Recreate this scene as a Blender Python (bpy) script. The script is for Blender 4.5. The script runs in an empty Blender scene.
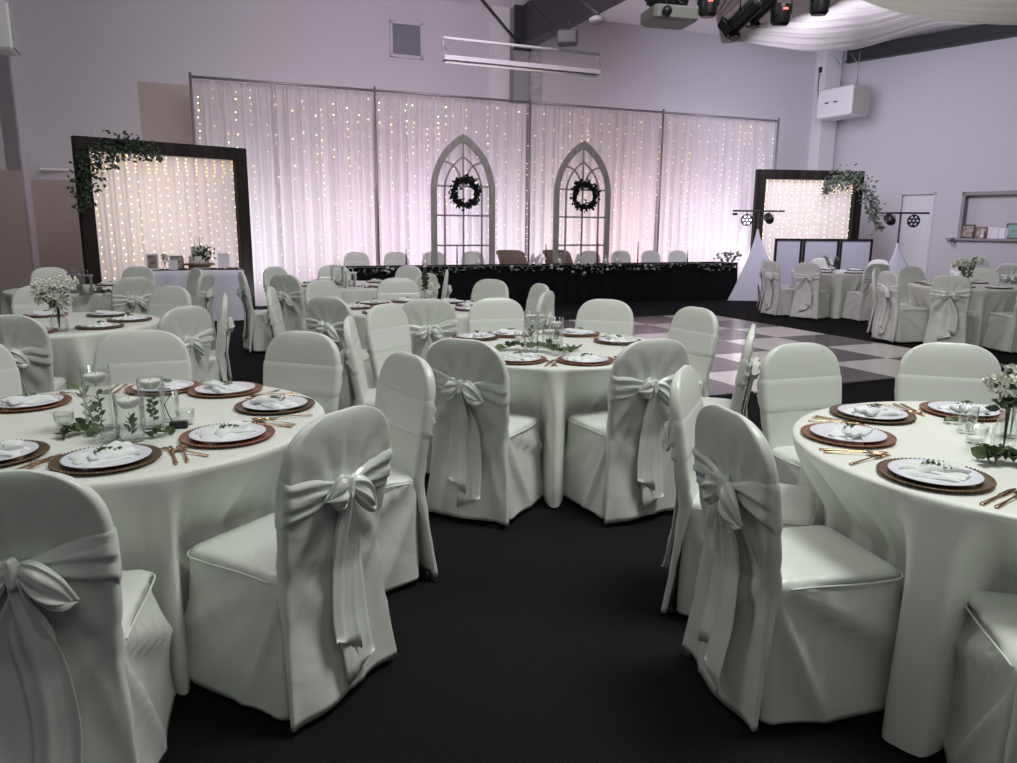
import bpy, math, random
import numpy as np
from mathutils import Vector, Matrix
PI = math.pi
sc = bpy.context.scene
col = sc.collection
sc.view_settings.view_transform = 'Standard'
sc.view_settings.look = 'None'
sc.view_settings.gamma = 1
sc.view_settings.use_curve_mapping = False
sc.view_settings.exposure = 0.0
sc.cycles.transparent_max_bounces = 40
rnd = random.Random(7)

# ------------------------------------------------------------------ camera
F, HZ, H, ROLL = 760.0, 227.0, 1.49, 0.008
TH = math.atan((381.5 - HZ) / F)
cam = bpy.data.cameras.new('camera')
cam.sensor_width = 36
cam.lens = F / 1017 * 36
co = bpy.data.objects.new('camera', cam)
col.objects.link(co)
co.matrix_world = Matrix.Translation((0, 0, H)) @ Matrix.Rotation(PI / 2 - TH, 4, 'X') @ Matrix.Rotation(ROLL, 4, 'Z')
sc.camera = co


def ray(x, y):
    dx, dy = x - 508.5, y - 381.5
    c, s = math.cos(ROLL), math.sin(ROLL)
    dx, dy = c * dx + s * dy, -s * dx + c * dy
    return Vector((dx, -dy * math.sin(TH) + F * math.cos(TH), -dy * math.cos(TH) - F * math.sin(TH)))


def at_z(x, y, z):
    d = ray(x, y)
    t = (z - H) / d.z
    return Vector((d.x * t, d.y * t, z))


def at_y(x, y, Y):
    d = ray(x, y)
    t = Y / d.y
    return Vector((d.x * t, Y, H + d.z * t))


# ------------------------------------------------------------------ materials
def mat(name, color, rough=.6, spec=.5, metal=0, sheen=0, emit=None, es=0, trans=0, alpha=1, noise=None, bump=None, ior=1.45, sub=0):
    m = bpy.data.materials.new(name)
    m.use_nodes = True
    nt = m.node_tree
    b = nt.nodes['Principled BSDF']
    b.inputs['Base Color'].default_value = (*color, 1)
    b.inputs['Roughness'].default_value = rough
    b.inputs['Specular IOR Level'].default_value = spec
    b.inputs['Metallic'].default_value = metal
    b.inputs['Sheen Weight'].default_value = sheen
    b.inputs['Transmission Weight'].default_value = trans
    b.inputs['IOR'].default_value = ior
    b.inputs['Alpha'].default_value = alpha
    if emit:
        b.inputs['Emission Color'].default_value = (*emit, 1)
        b.inputs['Emission Strength'].default_value = es
    if noise or bump:
        tc = nt.nodes.new('ShaderNodeTexCoord')
    if noise:
        c2, scale, stretch = noise
        mp = nt.nodes.new('ShaderNodeMapping')
        mp.inputs['Scale'].default_value = stretch
        nz = nt.nodes.new('ShaderNodeTexNoise')
        nz.inputs['Scale'].default_value = scale
        nz.inputs['Detail'].default_value = 4
        rp = nt.nodes.new('ShaderNodeValToRGB')
        rp.color_ramp.elements[0].position = .35
        rp.color_ramp.elements[1].position = .65
        rp.color_ramp.elements[0].color = (*color, 1)
        rp.color_ramp.elements[1].color = (*c2, 1)
        nt.links.new(tc.outputs['Object'], mp.inputs['Vector'])
        nt.links.new(mp.outputs[0], nz.inputs['Vector'])
        nt.links.new(nz.outputs[0], rp.inputs[0])
        nt.links.new(rp.outputs[0], b.inputs['Base Color'])
    if bump:
        scale, st = bump
        nz = nt.nodes.new('ShaderNodeTexNoise')
        nz.inputs['Scale'].default_value = scale
        nz.inputs['Distortion'].default_value = 1.2 if scale < 20 else 0
        nz.inputs['Detail'].default_value = 3
        bp = nt.nodes.new('ShaderNodeBump')
        bp.inputs['Strength'].default_value = st
        bp.inputs['Distance'].default_value = .03 if scale < 20 else .01
        nt.links.new(tc.outputs['Object'], nz.inputs['Vector'])
        nt.links.new(nz.outputs[0], bp.inputs['Height'])
        nt.links.new(bp.outputs[0], b.inputs['Normal'])
    return m


def drape_mat(name, color, t=.45, alpha=1.0):
    m = bpy.data.materials.new(name)
    m.use_nodes = True
    nt = m.node_tree
    nt.nodes.clear()
    o = nt.nodes.new('ShaderNodeOutputMaterial')
    d = nt.nodes.new('ShaderNodeBsdfDiffuse')
    tr = nt.nodes.new('ShaderNodeBsdfTranslucent')
    mx = nt.nodes.new('ShaderNodeMixShader')
    d.inputs[0].default_value = (*color, 1)
    tr.inputs[0].default_value = (*color, 1)
    mx.inputs[0].default_value = t
    nt.links.new(d.outputs[0], mx.inputs[1])
    nt.links.new(tr.outputs[0], mx.inputs[2])
    out = mx
    if alpha < 1:
        tp = nt.nodes.new('ShaderNodeBsdfTransparent')
        m2 = nt.nodes.new('ShaderNodeMixShader')
        m2.inputs[0].default_value = alpha
        nt.links.new(tp.outputs[0], m2.inputs[1])
        nt.links.new(mx.outputs[0], m2.inputs[2])
        out = m2
    nt.links.new(out.outputs[0], o.inputs[0])
    return m


def clear_mat(name, tint, k):
    m = bpy.data.materials.new(name)
    m.use_nodes = True
    nt = m.node_tree
    nt.nodes.clear()
    o = nt.nodes.new('ShaderNodeOutputMaterial')
    t = nt.nodes.new('ShaderNodeBsdfTransparent')
    t.inputs[0].default_value = (*tint, 1)
    g = nt.nodes.new('ShaderNodeBsdfGlossy')
    g.inputs['Roughness'].default_value = .04
    lw = nt.nodes.new('ShaderNodeLayerWeight')
    lw.inputs[0].default_value = .5
    mx = nt.nodes.new('ShaderNodeMixShader')
    pw = nt.nodes.new('ShaderNodeMath')
    pw.operation = 'POWER'
    pw.inputs[1].default_value = 3.5
    ml = nt.nodes.new('ShaderNodeMath')
    ml.operation = 'MULTIPLY_ADD'
    ml.inputs[1].default_value = .75 * k / .42
    ml.inputs[2].default_value = .045
    nt.links.new(lw.outputs['Facing'], pw.inputs[0])
    nt.links.new(pw.outputs[0], ml.inputs[0])
    nt.links.new(ml.outputs[0], mx.inputs[0])
    nt.links.new(t.outputs[0], mx.inputs[1])
    nt.links.new(g.outputs[0], mx.inputs[2])
    nt.links.new(mx.outputs[0], o.inputs[0])
    return m


M = dict(
    cloth=mat('satin_cloth', (.77, .80, .74), .42, .5, sheen=.15),
    cover=mat('chair_cover_satin', (.73, .75, .71), .33, .6, sheen=.05, bump=(3.2, .22)),
    sash=mat('sash_satin', (.78, .80, .77), .22, .8, sheen=.1),
    table=mat('tablecloth_satin', (.79, .81, .76), .42, .5, sheen=.05, bump=(2.6, .22)),
    black=mat('black_plastic', (.012, .012, .013), .4),
    blackcloth=mat('black_cloth', (.004, .004, .005), .8, .2),
    carpet=mat('carpet', (.006, .006, .0065), .95, .1, noise=((.02, .02, .022), 260, (1, 1, 1)), bump=(300, .6)),
    wall=mat('painted_wall', (.62, .60, .63), .8, .2, bump=(60, .05)),
    beige=mat('beige_paint', (.48, .42, .39), .8, .2),
    white=mat('white_paint', (.75, .74, .75), .6),
    offwhite=mat('unit_plastic', (.42, .41, .38), .5),
    ceil=mat('ceiling_panel', (.72, .70, .74), .8, .2),
    steel=mat('dark_steel', (.04, .042, .045), .5, .4),
    greysteel=mat('grey_steel', (.33, .33, .34), .5, .4),
    pipe=mat('aluminium_pipe', (.35, .34, .35), .4, .5, metal=.6),
    wood=mat('dark_stained_wood', (.008, .006, .005), .6, .3, noise=((.028, .020, .017), 6, (1, 1, .06)), bump=(30, .3)),
    arch=mat('grey_wood_arch', (.30, .30, .27), .7, .3, noise=((.38, .38, .35), 20, (1, 1, .2))),
    leaf=mat('green_leaf', (.075, .125, .055), .55, .4, noise=((.16, .22, .11), 25, (1, 1, 1))),
    darkleaf=mat('dark_green_leaf', (.03, .055, .03), .55, .4, noise=((.10, .14, .09), 20, (1, 1, 1))),
    blackleaf=mat('wreath_leaf', (.006, .012, .008), .6, .3),
    sage=mat('sage_leaf', (.10, .13, .10), .6, .3, noise=((.22, .25, .20), 20, (1, 1, 1))),
    petal=mat('white_petal', (.85, .86, .78), .6, .3, sheen=.2),
    stem=mat('brown_stem', (.08, .06, .035), .7),
    copper=mat('copper_rim', (.40, .19, .12), .30, .5, metal=.75),
    bronze=mat('bronze_rim', (.20, .135, .085), .34, .5, metal=.75),
    dark=mat('dark_underside', (.03, .02, .015), .5),
    china=mat('white_china', (.76, .76, .84), .2, .5),
    napkin=mat('white_napkin', (.80, .82, .83), .8, .2, sheen=.2),
    gold=mat('gold_cutlery', (.62, .42, .25), .22, .5, metal=1),
    candle=mat('white_wax', (.88, .88, .82), .5, .4),
    wick=mat('wick', (.02, .02, .02), .8),
    glass=clear_mat('clear_glass', (.975, .985, .98), .62),
    water=clear_mat('water', (.985, .99, .985), .2),
    rattan=mat('tan_wicker', (.16, .125, .10), .8, .3, noise=((.27, .22, .18), 60, (1, 1, 3)), bump=(90, .6)),
    screen=drape_mat('white_stretch_fabric', (.72, .71, .80), .4),
    drape=drape_mat('sheer_drape', (.82, .79, .80), .55),
    swag=drape_mat('ceiling_swag', (.66, .62, .60), .25),
    scrim=drape_mat('white_scrim', (.80, .80, .90), .35),
    cakecloth=mat('cake_table_cloth', (.78, .78, .88), .6),
    bulb=mat('warm_bulb', (1, .8, .5), .4, emit=(1, .62, .18), es=8),
    bulbw=mat('pale_bulb', (1, .9, .8), .4, emit=(1, .86, .66), es=5),
    wire=mat('clear_wire', (.5, .48, .45), .5),
    lens=mat('light_lens', (.8, .8, .9), .2, emit=(.85, .8, 1), es=1.6),
    red=mat('red_indicator', (.8, .05, .05), .4, emit=(1, .1, .1), es=4),
    alu=mat('projector_grey', (.22, .21, .21), .5),
    cake=mat('cake_icing', (.80, .76, .72), .6),
    goldb=mat('cake_gold', (.45, .33, .22), .5),
    brown=mat('wood_board', (.22, .12, .07), .6),
    photo=mat('photo_print', (.10, .08, .08), .4, noise=((.55, .45, .38), 14, (1, 1, 1))),
    photog=mat('photo_print_green', (.16, .22, .10), .4, noise=((.2, .42, .5), 9, (1, 1, 1))),
    card=mat('white_card', (.82, .80, .86), .6),
    sill=mat('grey_sill', (.30, .29, .29), .6),
    vent=mat('vent_grey', (.26, .27, .30), .6),
    tilel=mat('pale_floor_tile', (.80, .76, .75), .15, .5),
    tiled=mat('dark_floor_tile', (.085, .068, .078), .25, .5),
    fluoro=mat('fluorescent_tube_off', (.8, .8, .8), .3),
)


# ------------------------------------------------------------------ helpers
def link_mesh(name, verts, faces, m, parent=None, smooth=True, mats=None, idx=None):
    me = bpy.data.meshes.new(name)
    me.from_pydata([tuple(map(float, v)) for v in verts], [], faces)
    for k in ([m] if mats is None else mats):
        me.materials.append(k)
    if idx is not None:
        me.polygons.foreach_set('material_index', idx)
    if smooth:
        me.polygons.foreach_set('use_smooth', [True] * len(me.polygons))
    me.update()
    o = bpy.data.objects.new(name, me)
    col.objects.link(o)
    if parent is not None:
        o.parent = parent
    return o


class MB:
    def __init__(s):
        s.v, s.f, s.i = [], [], []

    def add(s, v, f, mi=0):
        n = len(s.v)
        s.v += [tuple(map(float, q)) for q in v]
        s.f += [tuple(n + k for k in q) for q in f]
        s.i += [mi] * len(f)
        return s

    def grid(s, rows, closed=True, cap0=False, cap1=False, mi=0, flip=False):
        R, C = len(rows), len(rows[0])
        v = [p for r in rows for p in r]
        f = []
        for a in range(R - 1):
            for b in range(C if closed else C - 1):
                q = (a * C + b, a * C + (b + 1) % C, (a + 1) * C + (b + 1) % C, (a + 1) * C + b)
                f.append(q[::-1] if flip else q)
        if cap0:
            q = tuple(range(C))[::-1]
            f.append(q[::-1] if flip else q)
        if cap1:
            q = tuple((R - 1) * C + k for k in range(C))
            f.append(q[::-1] if flip else q)
        return s.add(v, f, mi)

    def box(s, cx, cy, cz, sx, sy, sz, rz=0, mi=0, rot=None):
        v = []
        R = rot if rot is not None else Matrix.Rotation(rz, 3, 'Z')
        for z in (-1, 1):
            for x, y in ((-1, -1), (1, -1), (1, 1), (-1, 1)):
                p = R @ Vector((x * sx / 2, y * sy / 2, z * sz / 2))
                v.append((cx + p.x, cy + p.y, cz + p.z))
        return s.add(v, [(3, 2, 1, 0), (4, 5, 6, 7), (0, 1, 5, 4), (1, 2, 6, 5), (2, 3, 7, 6), (3, 0, 4, 7)], mi)

    def rbox(s, cx, cy, cz, sx, sy, sz, r=.01, rz=0, mi=0):
        # box with chamfered vertical and horizontal edges
        R = Matrix.Rotation(rz, 3, 'Z')
        rows = []
        for z, ins in ((-sz / 2, r), (-sz / 2 + r, 0), (sz / 2 - r, 0), (sz / 2, r)):
            hx, hy = sx / 2 - ins, sy / 2 - ins
            pts = [(-hx + r, -hy), (hx - r, -hy), (hx, -hy + r), (hx, hy - r), (hx - r, hy), (-hx + r, hy), (-hx, hy - r), (-hx, -hy + r)]
            rows.append([(cx + (R @ Vector((a, b, 0))).x, cy + (R @ Vector((a, b, 0))).y, cz + z) for a, b in pts])
        return s.grid(rows, True, True, True, mi)

    def lathe(s, prof, n=24, c=(0, 0, 0), mi=0, rot=None):
        rows = []
        for r, z in prof:
            row = []
            for k in range(n):
                p = Vector((max(r, 1e-4) * math.cos(2 * PI * k / n), max(r, 1e-4) * math.sin(2 * PI * k / n), z))
                if rot is not None:
                    p = rot @ p
                row.append((c[0] + p.x, c[1] + p.y, c[2] + p.z))
            rows.append(row)
        return s.grid(rows, True, True, True, mi)

    def tube(s, pts, r=.01, n=8, mi=0, r1=None):
        rows = []
        pts = [Vector(p) for p in pts]
        N = len(pts)
        for i, p in enumerate(pts):
            d = (pts[min(i + 1, N - 1)] - pts[max(i - 1, 0)]).normalized()
            up = Vector((0, 0, 1)) if abs(d.z) < .95 else Vector((1, 0, 0))
            a = d.cross(up).normalized()
            b = a.cross(d).normalized()
            rr = r if r1 is None else r + (r1 - r) * i / (N - 1)
            rows.append([tuple(p + (a * math.cos(2 * PI * k / n) - b * math.sin(2 * PI * k / n)) * rr) for k in range(n)])
        return s.grid(rows, True, True, True, mi)

    def ball(s, c, r, n=10, mi=0, sz=1):
        prof = [(r * math.sin(PI * k / 6), -r * sz * math.cos(PI * k / 6)) for k in range(7)]
        return s.lathe(prof, n, c, mi)

    def octa(s, c, r, mi=0):
        v = [(c[0] + a * r, c[1] + b * r, c[2] + d * r) for a, b, d in ((1, 0, 0), (0, 1, 0), (-1, 0, 0), (0, -1, 0), (0, 0, 1), (0, 0, -1))]
        return s.add(v, [(0, 1, 4), (1, 2, 4), (2, 3, 4), (3, 0, 4), (1, 0, 5), (2, 1, 5), (3, 2, 5), (0, 3, 5)], mi)

    def leaf(s, p, d, L, W, mi=0, rn=rnd):
        # a pointed, slightly folded leaf with real thickness
        p, d = Vector(p), Vector(d).normalized()
        a = d.cross(Vector((rn.uniform(-1, 1), rn.uniform(-1, 1), rn.uniform(-.2, 1)))).normalized()
        b = a.cross(d).normalized()
        q = [p, p + d * L * .3 + a * W * .5 + b * W * .12, p + d * L * .7 + a * W * .4 + b * W * .1, p + d * L, p + d * L * .7 - a * W * .4 + b * W * .1, p + d * L * .3 - a * W * .5 + b * W * .12, p + d * L * .5 - b * W * .06]
        return s.add(q, [(0, 1, 6), (1, 2, 6), (2, 3, 6), (3, 4, 6), (4, 5, 6), (5, 0, 6)], mi)

    def obj(s, name, m, parent=None, smooth=True):
        ms = m if isinstance(m, (list, tuple)) else [m]
        return link_mesh(name, s.v, s.f, None, parent, smooth, mats=ms, idx=s.i)


def flat(o, ang=.6):
    # sharp edges stay sharp, curved sides stay smooth
    me = o.data
    me.set_sharp_from_angle(angle=ang)
    return o


def tag(o, label, cat, group=None):
    o['label'] = label
    o['category'] = cat
    if group:
        o['group'] = group
    return o


def empty(name, loc, rz, label, cat, group=None):
    o = bpy.data.objects.new(name, None)
    o.empty_display_size = .1
    col.objects.link(o)
    o.location = loc
    o.rotation_euler = (0, 0, rz)
    return tag(o, label, cat, group)


def struct(o, kind='structure'):
    o['kind'] = kind
    return o


def dup(root, loc, rz, label=None, group=None):
    kids = {}
    for o in list(col.objects):
        if o.parent is not None:
            kids.setdefault(o.parent.name, []).append(o)

    def rec(o, par):
        c = o.copy()
        col.objects.link(c)
        if par is not None:
            c.parent = par
            c.matrix_parent_inverse = o.matrix_parent_inverse.copy()
        for k in kids.get(o.name, []):
            rec(k, c)
        return c
    r = rec(root, None)
    r.location = loc
    r.rotation_euler = (0, 0, rz)
    if label:
        r['label'] = label
    if group:
        r['group'] = group
    return r


KIDS = {}


def remember(root):
    # children list of a prototype, so copies need no search
    def rec(o):
        return (o, [rec(k) for k in col.objects if k.parent == o])
    return rec(root)


def stamp(tree, loc, rz, label=None, group=None):
    def rec(t, par):
        o, ks = t
        c = o.copy()
        col.objects.link(c)
        if par is not None:
            c.parent = par
        for k in ks:
            rec(k, c)
        return c
    r = rec(tree, None)
    r.location = loc
    r.rotation_euler = (0, 0, rz)
    if label:
        r['label'] = label
    if group:
        r['group'] = group
    return r


def sst(a, b, x):
    t = max(0., min(1., (x - a) / (b - a)))
    return t * t * (3 - 2 * t)


# ------------------------------------------------------------------ room
AL = .395
U = Vector((math.cos(AL), math.sin(AL), 0))
V = Vector((-math.sin(AL), math.cos(AL), 0))
D0 = Vector((-5.43, 13.62, 0))          # first pole of the drape line
W0 = D0 + V * 1.15                      # a point on the back wall
CZ = 5.95                               # ceiling height


def wallpt(s, z=0):
    p = W0 + U * s
    return Vector((p.x, p.y, z))


def sbox(name, p, q, th, z0, z1, m, out=None, kind='structure', parent=None):
    # upright slab between floor points p and q, th thick to the left of p>q
    p, q = Vector(p[:2]), Vector(q[:2])
    d = (q - p).normalized()
    n = Vector((-d.y, d.x)) * th
    v = [(p.x, p.y, z0), (q.x, q.y, z0), (q.x + n.x, q.y + n.y, z0), (p.x + n.x, p.y + n.y, z0)]
    v += [(a, b, z1) for a, b, _ in v]
    o = link_mesh(name, v, [(3, 2, 1, 0), (4, 5, 6, 7), (0, 1, 5, 4), (1, 2, 6, 5), (2, 3, 7, 6), (3, 0, 4, 7)], m, parent, smooth=False)
    if kind and parent is None:
        o['kind'] = kind
    return o


struct(link_mesh('floor', [(-14, -3, 0), (14, -3, 0), (14, 24, 0), (-14, 24, 0), (-14, -3, -.1), (14, -3, -.1), (14, 24, -.1), (-14, 24, -.1)],
                 [(0, 1, 2, 3), (7, 6, 5, 4), (0, 4, 5, 1), (1, 5, 6, 2), (2, 6, 7, 3), (3, 7, 4, 0)], M['carpet'], smooth=False))
struct(link_mesh('ceiling', [(-14, -3, CZ), (16, -3, CZ), (16, 26, CZ), (-14, 26, CZ), (-14, -3, CZ + .1), (16, -3, CZ + .1), (16, 26, CZ + .1), (-14, 26, CZ + .1)],
                 [(3, 2, 1, 0), (4, 5, 6, 7), (0, 1, 5, 4), (1, 2, 6, 5), (2, 3, 7, 6), (3, 0, 4, 7)], M['ceil'], smooth=False))
SL, SR = -2.68, 15.3                     # back wall from the left pier to the right corner
sbox('wall_back', wallpt(SL), wallpt(SR + .3), .2, 0, CZ, M['wall'])
# beige dado and the tall beige patch: paint on thin plaster skins
b = sbox('trim_1', wallpt(SL) - V * .012, wallpt(SR) - V * .012, .01, 0, 2.24, M['beige'])
b = sbox('trim_2', wallpt(-.85) - V * .014, wallpt(1.2) - V * .014, .012, 2.2, 3.98, M['beige'])
# left pier: its inner side and its front face
PC = wallpt(SL) - V * .8
sbox('wall_left', PC, wallpt(SL), .2, 0, CZ, M['wall'])
sbox('wall_front_left', PC - U * 5, PC, .2, 0, CZ, M['wall'])
sbox('trim_3', PC - U * 5 - V * .012, PC - V * .012, .01, 0, 2.33, M['beige'])
# right wall with a door recess and a serving hatch
C0 = wallpt(SR)
DR = Vector((.64, -.77, 0)).normalized()
NR = Vector((-DR.y, DR.x, 0))           # away from the room


def rw(t, off=0, z=0):
    p = C0 + DR * t + NR * off
    return Vector((p.x, p.y, z))


def rbox(mb, t0, t1, z0, z1, o0=0, o1=.25, mi=0):
    a, b2 = rw(t0, o0), rw(t1, o0)
    c, d = rw(t1, o1), rw(t0, o1)
    v = [(p.x, p.y, z0) for p in (a, b2, c, d)] + [(p.x, p.y, z1) for p in (a, b2, c, d)]
    mb.add(v, [(3, 2, 1, 0), (4, 5, 6, 7), (0, 1, 5, 4), (1, 2, 6, 5), (2, 3, 7, 6), (3, 0, 4, 7)], mi)


def t_at(px):   # where the camera ray of a pixel column meets the right wall
    d = ray(px, 215)
    k = d.x / d.y
    # C0.x + DR.x t = k (C0.y + DR.y t)
    return (k * C0.y - C0.x) / (DR.x - k * DR.y)


td0, td1, th0 = t_at(898), t_at(934), t_at(960)
th1 = th0 + 2.6
mb = MB()
rbox(mb, -.2, td0, 0, CZ)
rbox(mb, td0, td1, 2.38, CZ)
rbox(mb, td1, th0, 0, CZ)
rbox(mb, th0, th1, 0, 1.27)
rbox(mb, th0, th1, 2.36, CZ)
rbox(mb, th1, 16, 0, CZ)
struct(mb.obj('wall_right', M['wall'], smooth=False))
mb = MB()
rbox(mb, td0 + .03, td1 - .03, 0, 2.35, .08, .13)
for z0, z1 in ((.15, 1.0), (1.15, 2.2)):
    rbox(mb, td0 + .14, td1 - .14, z0, z1, .07, .09)
dr = struct(mb.obj('door_1', M['white'], smooth=False))
mb = MB()
rbox(mb, td0 - .0, td0 + .05, 0, 2.38, -.01, .1)
rbox(mb, td1 - .05, td1, 0, 2.38, -.01, .1)
rbox(mb, td0, td1, 2.33, 2.38, -.01, .1)
mb.obj('door_frame', M['wall'], dr, smooth=False)
mb = MB()
rbox(mb, th0 + .0, th1, 1.27, 2.36, .2, .24)
hp = struct(mb.obj('window_1', M['wall'], smooth=False))
mb = MB()
rbox(mb, th0, th0 + .07, 1.32, 2.36, -.015, .2)
rbox(mb, th1 - .07, th1, 1.32, 2.36, -.015, .2)
rbox(mb, th0, th1, 2.28, 2.36, -.015, .2)
mb.obj('window_frame', M['sill'], hp, smooth=False)
mb = MB()
rbox(mb, th0 - .2, th1 + .2, 1.27, 1.32, -.12, .2)
struct(mb.obj('trim_4', M['sill'], smooth=False))
mb = MB()
rbox(mb, .35, 9, CZ - .34, CZ - .03, -.12, -.02)
rbox(mb, .35, 9, CZ - .38, CZ - .34, -.2, -.0)
struct(mb.obj('trim_5', M['steel'], smooth=False))
# corner pillar at the right
cp = wallpt(SR - .62)
sbox('wall_corner_pillar', cp - V * .34, wallpt(SR - .12) - V * .34, .34, 0, CZ, M['white'])

# portal frame: white pilaster, grey steel column, deep dark rafter with haunch
sp = 6.29
sbox('wall_pilaster', wallpt(sp - .38) - V * .1, wallpt(sp) - V * .1, .1, 0, CZ, M['white'])
mb = MB()
c0 = wallpt(sp + .12)


def ubox(mb, s0, s1, v0, v1, z0, z1, mi=0):   # box in wall coordinates (s along, v into the wall)
    v = []
    for z in (z0, z1):
        for s_, w_ in ((s0, v0), (s1, v0), (s1, v1), (s0, v1)):
            p = W0 + U * s_ + V * w_
            v.append((p.x, p.y, z))
    mb.add(v, [(3, 2, 1, 0), (4, 5, 6, 7), (0, 1, 5, 4), (1, 2, 6, 5), (2, 3, 7, 6), (3, 0, 4, 7)], mi)


ubox(mb, sp + .02, sp + .36, -.30, -.28, 0, CZ)
ubox(mb, sp + .02, sp + .36, -.02, 0, 0, CZ)
ubox(mb, sp + .17, sp + .2, -.28, -.02, 0, CZ)
struct(mb.obj('column_1', M['greysteel'], smooth=False))
mb = MB()
ubox(mb, sp + .42, sp + .70, -.14, -.0, 0, CZ)
duct = struct(mb.obj('column_2', mat('conduit_grey', (.40, .38, .40), .7, noise=((.55, .54, .56), 9, (.5, .5, 2))), smooth=False))
# rafter: web + lower flange, run out of the wall toward the room
mb = MB()
z_low = 5.15
Lr = 11.0
rows = []
for k, vv in enumerate((-.3, -Lr)):
    zl = z_low
    rows.append((vv, zl))
for s0, s1, za, zb in ((sp + .17, sp + .20, 0, CZ - z_low), (sp + .04, sp + .34, -.03, .0)):
    ubox(mb, s0, s1, -Lr, -.3, z_low + za, z_low + zb)
raf = struct(mb.obj('beam_1', M['steel'], smooth=False))
mb = MB()
ubox(mb, sp + .0, sp + .38, -.36, -.3, z_low - .06, CZ)
mb.obj('beam_plate', M['steel'], raf, smooth=False)
# tie rods
for i, (a, b3) in enumerate((((482, 0, 14.6), (523, 49, 17.0)), ((528, 2, 15.9), (557, 33, 14.6)), ((581, 0, 12.9), (598, 14, 12.0)))):
    mb = MB()
    mb.tube([at_y(*a), at_y(*b3)], .03, 8)
    struct(mb.obj('trim_%d' % (6 + i), M['steel']))

# wall vent
v0 = at_y(393, 23, 16.2)
vt = empty('wall_vent', wallpt(4.08, 5.13) - V * .02, AL, 'square grey louvred vent high on the white back wall', 'vent')
mb = MB().box(0, 0, 0, .62, .02, .60)
mb.obj('vent_back', M['vent'], vt, False)
mb = MB()
for sgn in (-1, 1):
    mb.box(sgn * .31, -.02, 0, .05, .05, .67)
    mb.box(0, -.02, sgn * .31, .67, .05, .05)
mb.obj('vent_frame', M['wall'], vt, False)
mb = MB()
for k in range(12):
    mb.box(0, -.02, -.27 + k * .049, .58, .02, .02)
mb.obj('louvre', M['vent'], vt, False)

# dance floor of square tiles
TA = .4046
TX, TY = 2.87, 10.10
TS = .914
ta = Vector((math.cos(TA), math.sin(TA), 0))
tb = Vector((-math.sin(TA), math.cos(TA), 0))
df = empty('dance_floor', (TX, TY, 0), TA, 'black and white checkered portable dance floor on the dark carpet', 'dance floor')
for i in range(-6, 2):
    for j in range(-3, 3):
        mb = MB().rbox(i * TS + TS / 2, j * TS + TS / 2, .011, TS - .004, TS - .004, .022, .003)
        o = mb.obj('floor_tile', M['tilel'] if (i + j) % 2 else M['tiled'], df, False)
        o['label'] = 'glossy white tile' if (i + j) % 2 else 'glossy dark tile'

# ------------------------------------------------------------------ chair


def back_shape(z):
    """half width, centre y, half thickness of the chair back at height z"""
    if z < .46:
        k = z / .46
        a = .247 - .040 * k ** .8
        cy = -.085 + .06 * k
        b = .011 + .015 * sst(.55, 1, k)
    else:
        k = (z - .46) / .5
        a = .207 + .020 * math.sin(min(1, k / .65) * PI / 2)
        cy = -.025 - .075 * k
        b = .026 - .004 * k
    if z > .76:
        q = min(1, (z - .76) / .196)
        sh = max(0, 1 - q ** 2.7) ** (1 / 2.7)
        a *= sh
        b *= max(.03, 1 - q ** 5) ** .5
    return a, cy, b


def rrect(u, a, b, rc, alloc=(.38, .035, .05, .035, .38, .035, .05, .035)):
    """point and outward normal on a rounded rectangle; u runs rear face, corner, side, corner, front ..."""
    rc = min(rc, a * .98, b * .98)
    u = u % 1.0
    k = 0
    while k < 7 and u > alloc[k]:
        u -= alloc[k]
        k += 1
    f = u / alloc[k]
    if k == 0:
        return -(a - rc) + 2 * (a - rc) * f, -b, 0, -1
    if k == 2:
        return a, -(b - rc) + 2 * (b - rc) * f, 1, 0
    if k == 4:
        return (a - rc) - 2 * (a - rc) * f, b, 0, 1
    if k == 6:
        return -a, (b - rc) - 2 * (b - rc) * f, -1, 0
    c = {1: (a - rc, -(b - rc), -PI / 2), 3: (a - rc, b - rc, 0), 5: (-(a - rc), b - rc, PI / 2), 7: (-(a - rc), -(b - rc), PI)}[k]
    t = c[2] + PI / 2 * f
    return c[0] + rc * math.cos(t), c[1] + rc * math.sin(t), math.cos(t), math.sin(t)


def back_pt(u, z, off=0.0):
    a, cy, b = back_shape(z)
    x, y, nx, ny = rrect(u, a, b, b * .75)
    return x + nx * off, cy + y + ny * off, nx, ny


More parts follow.
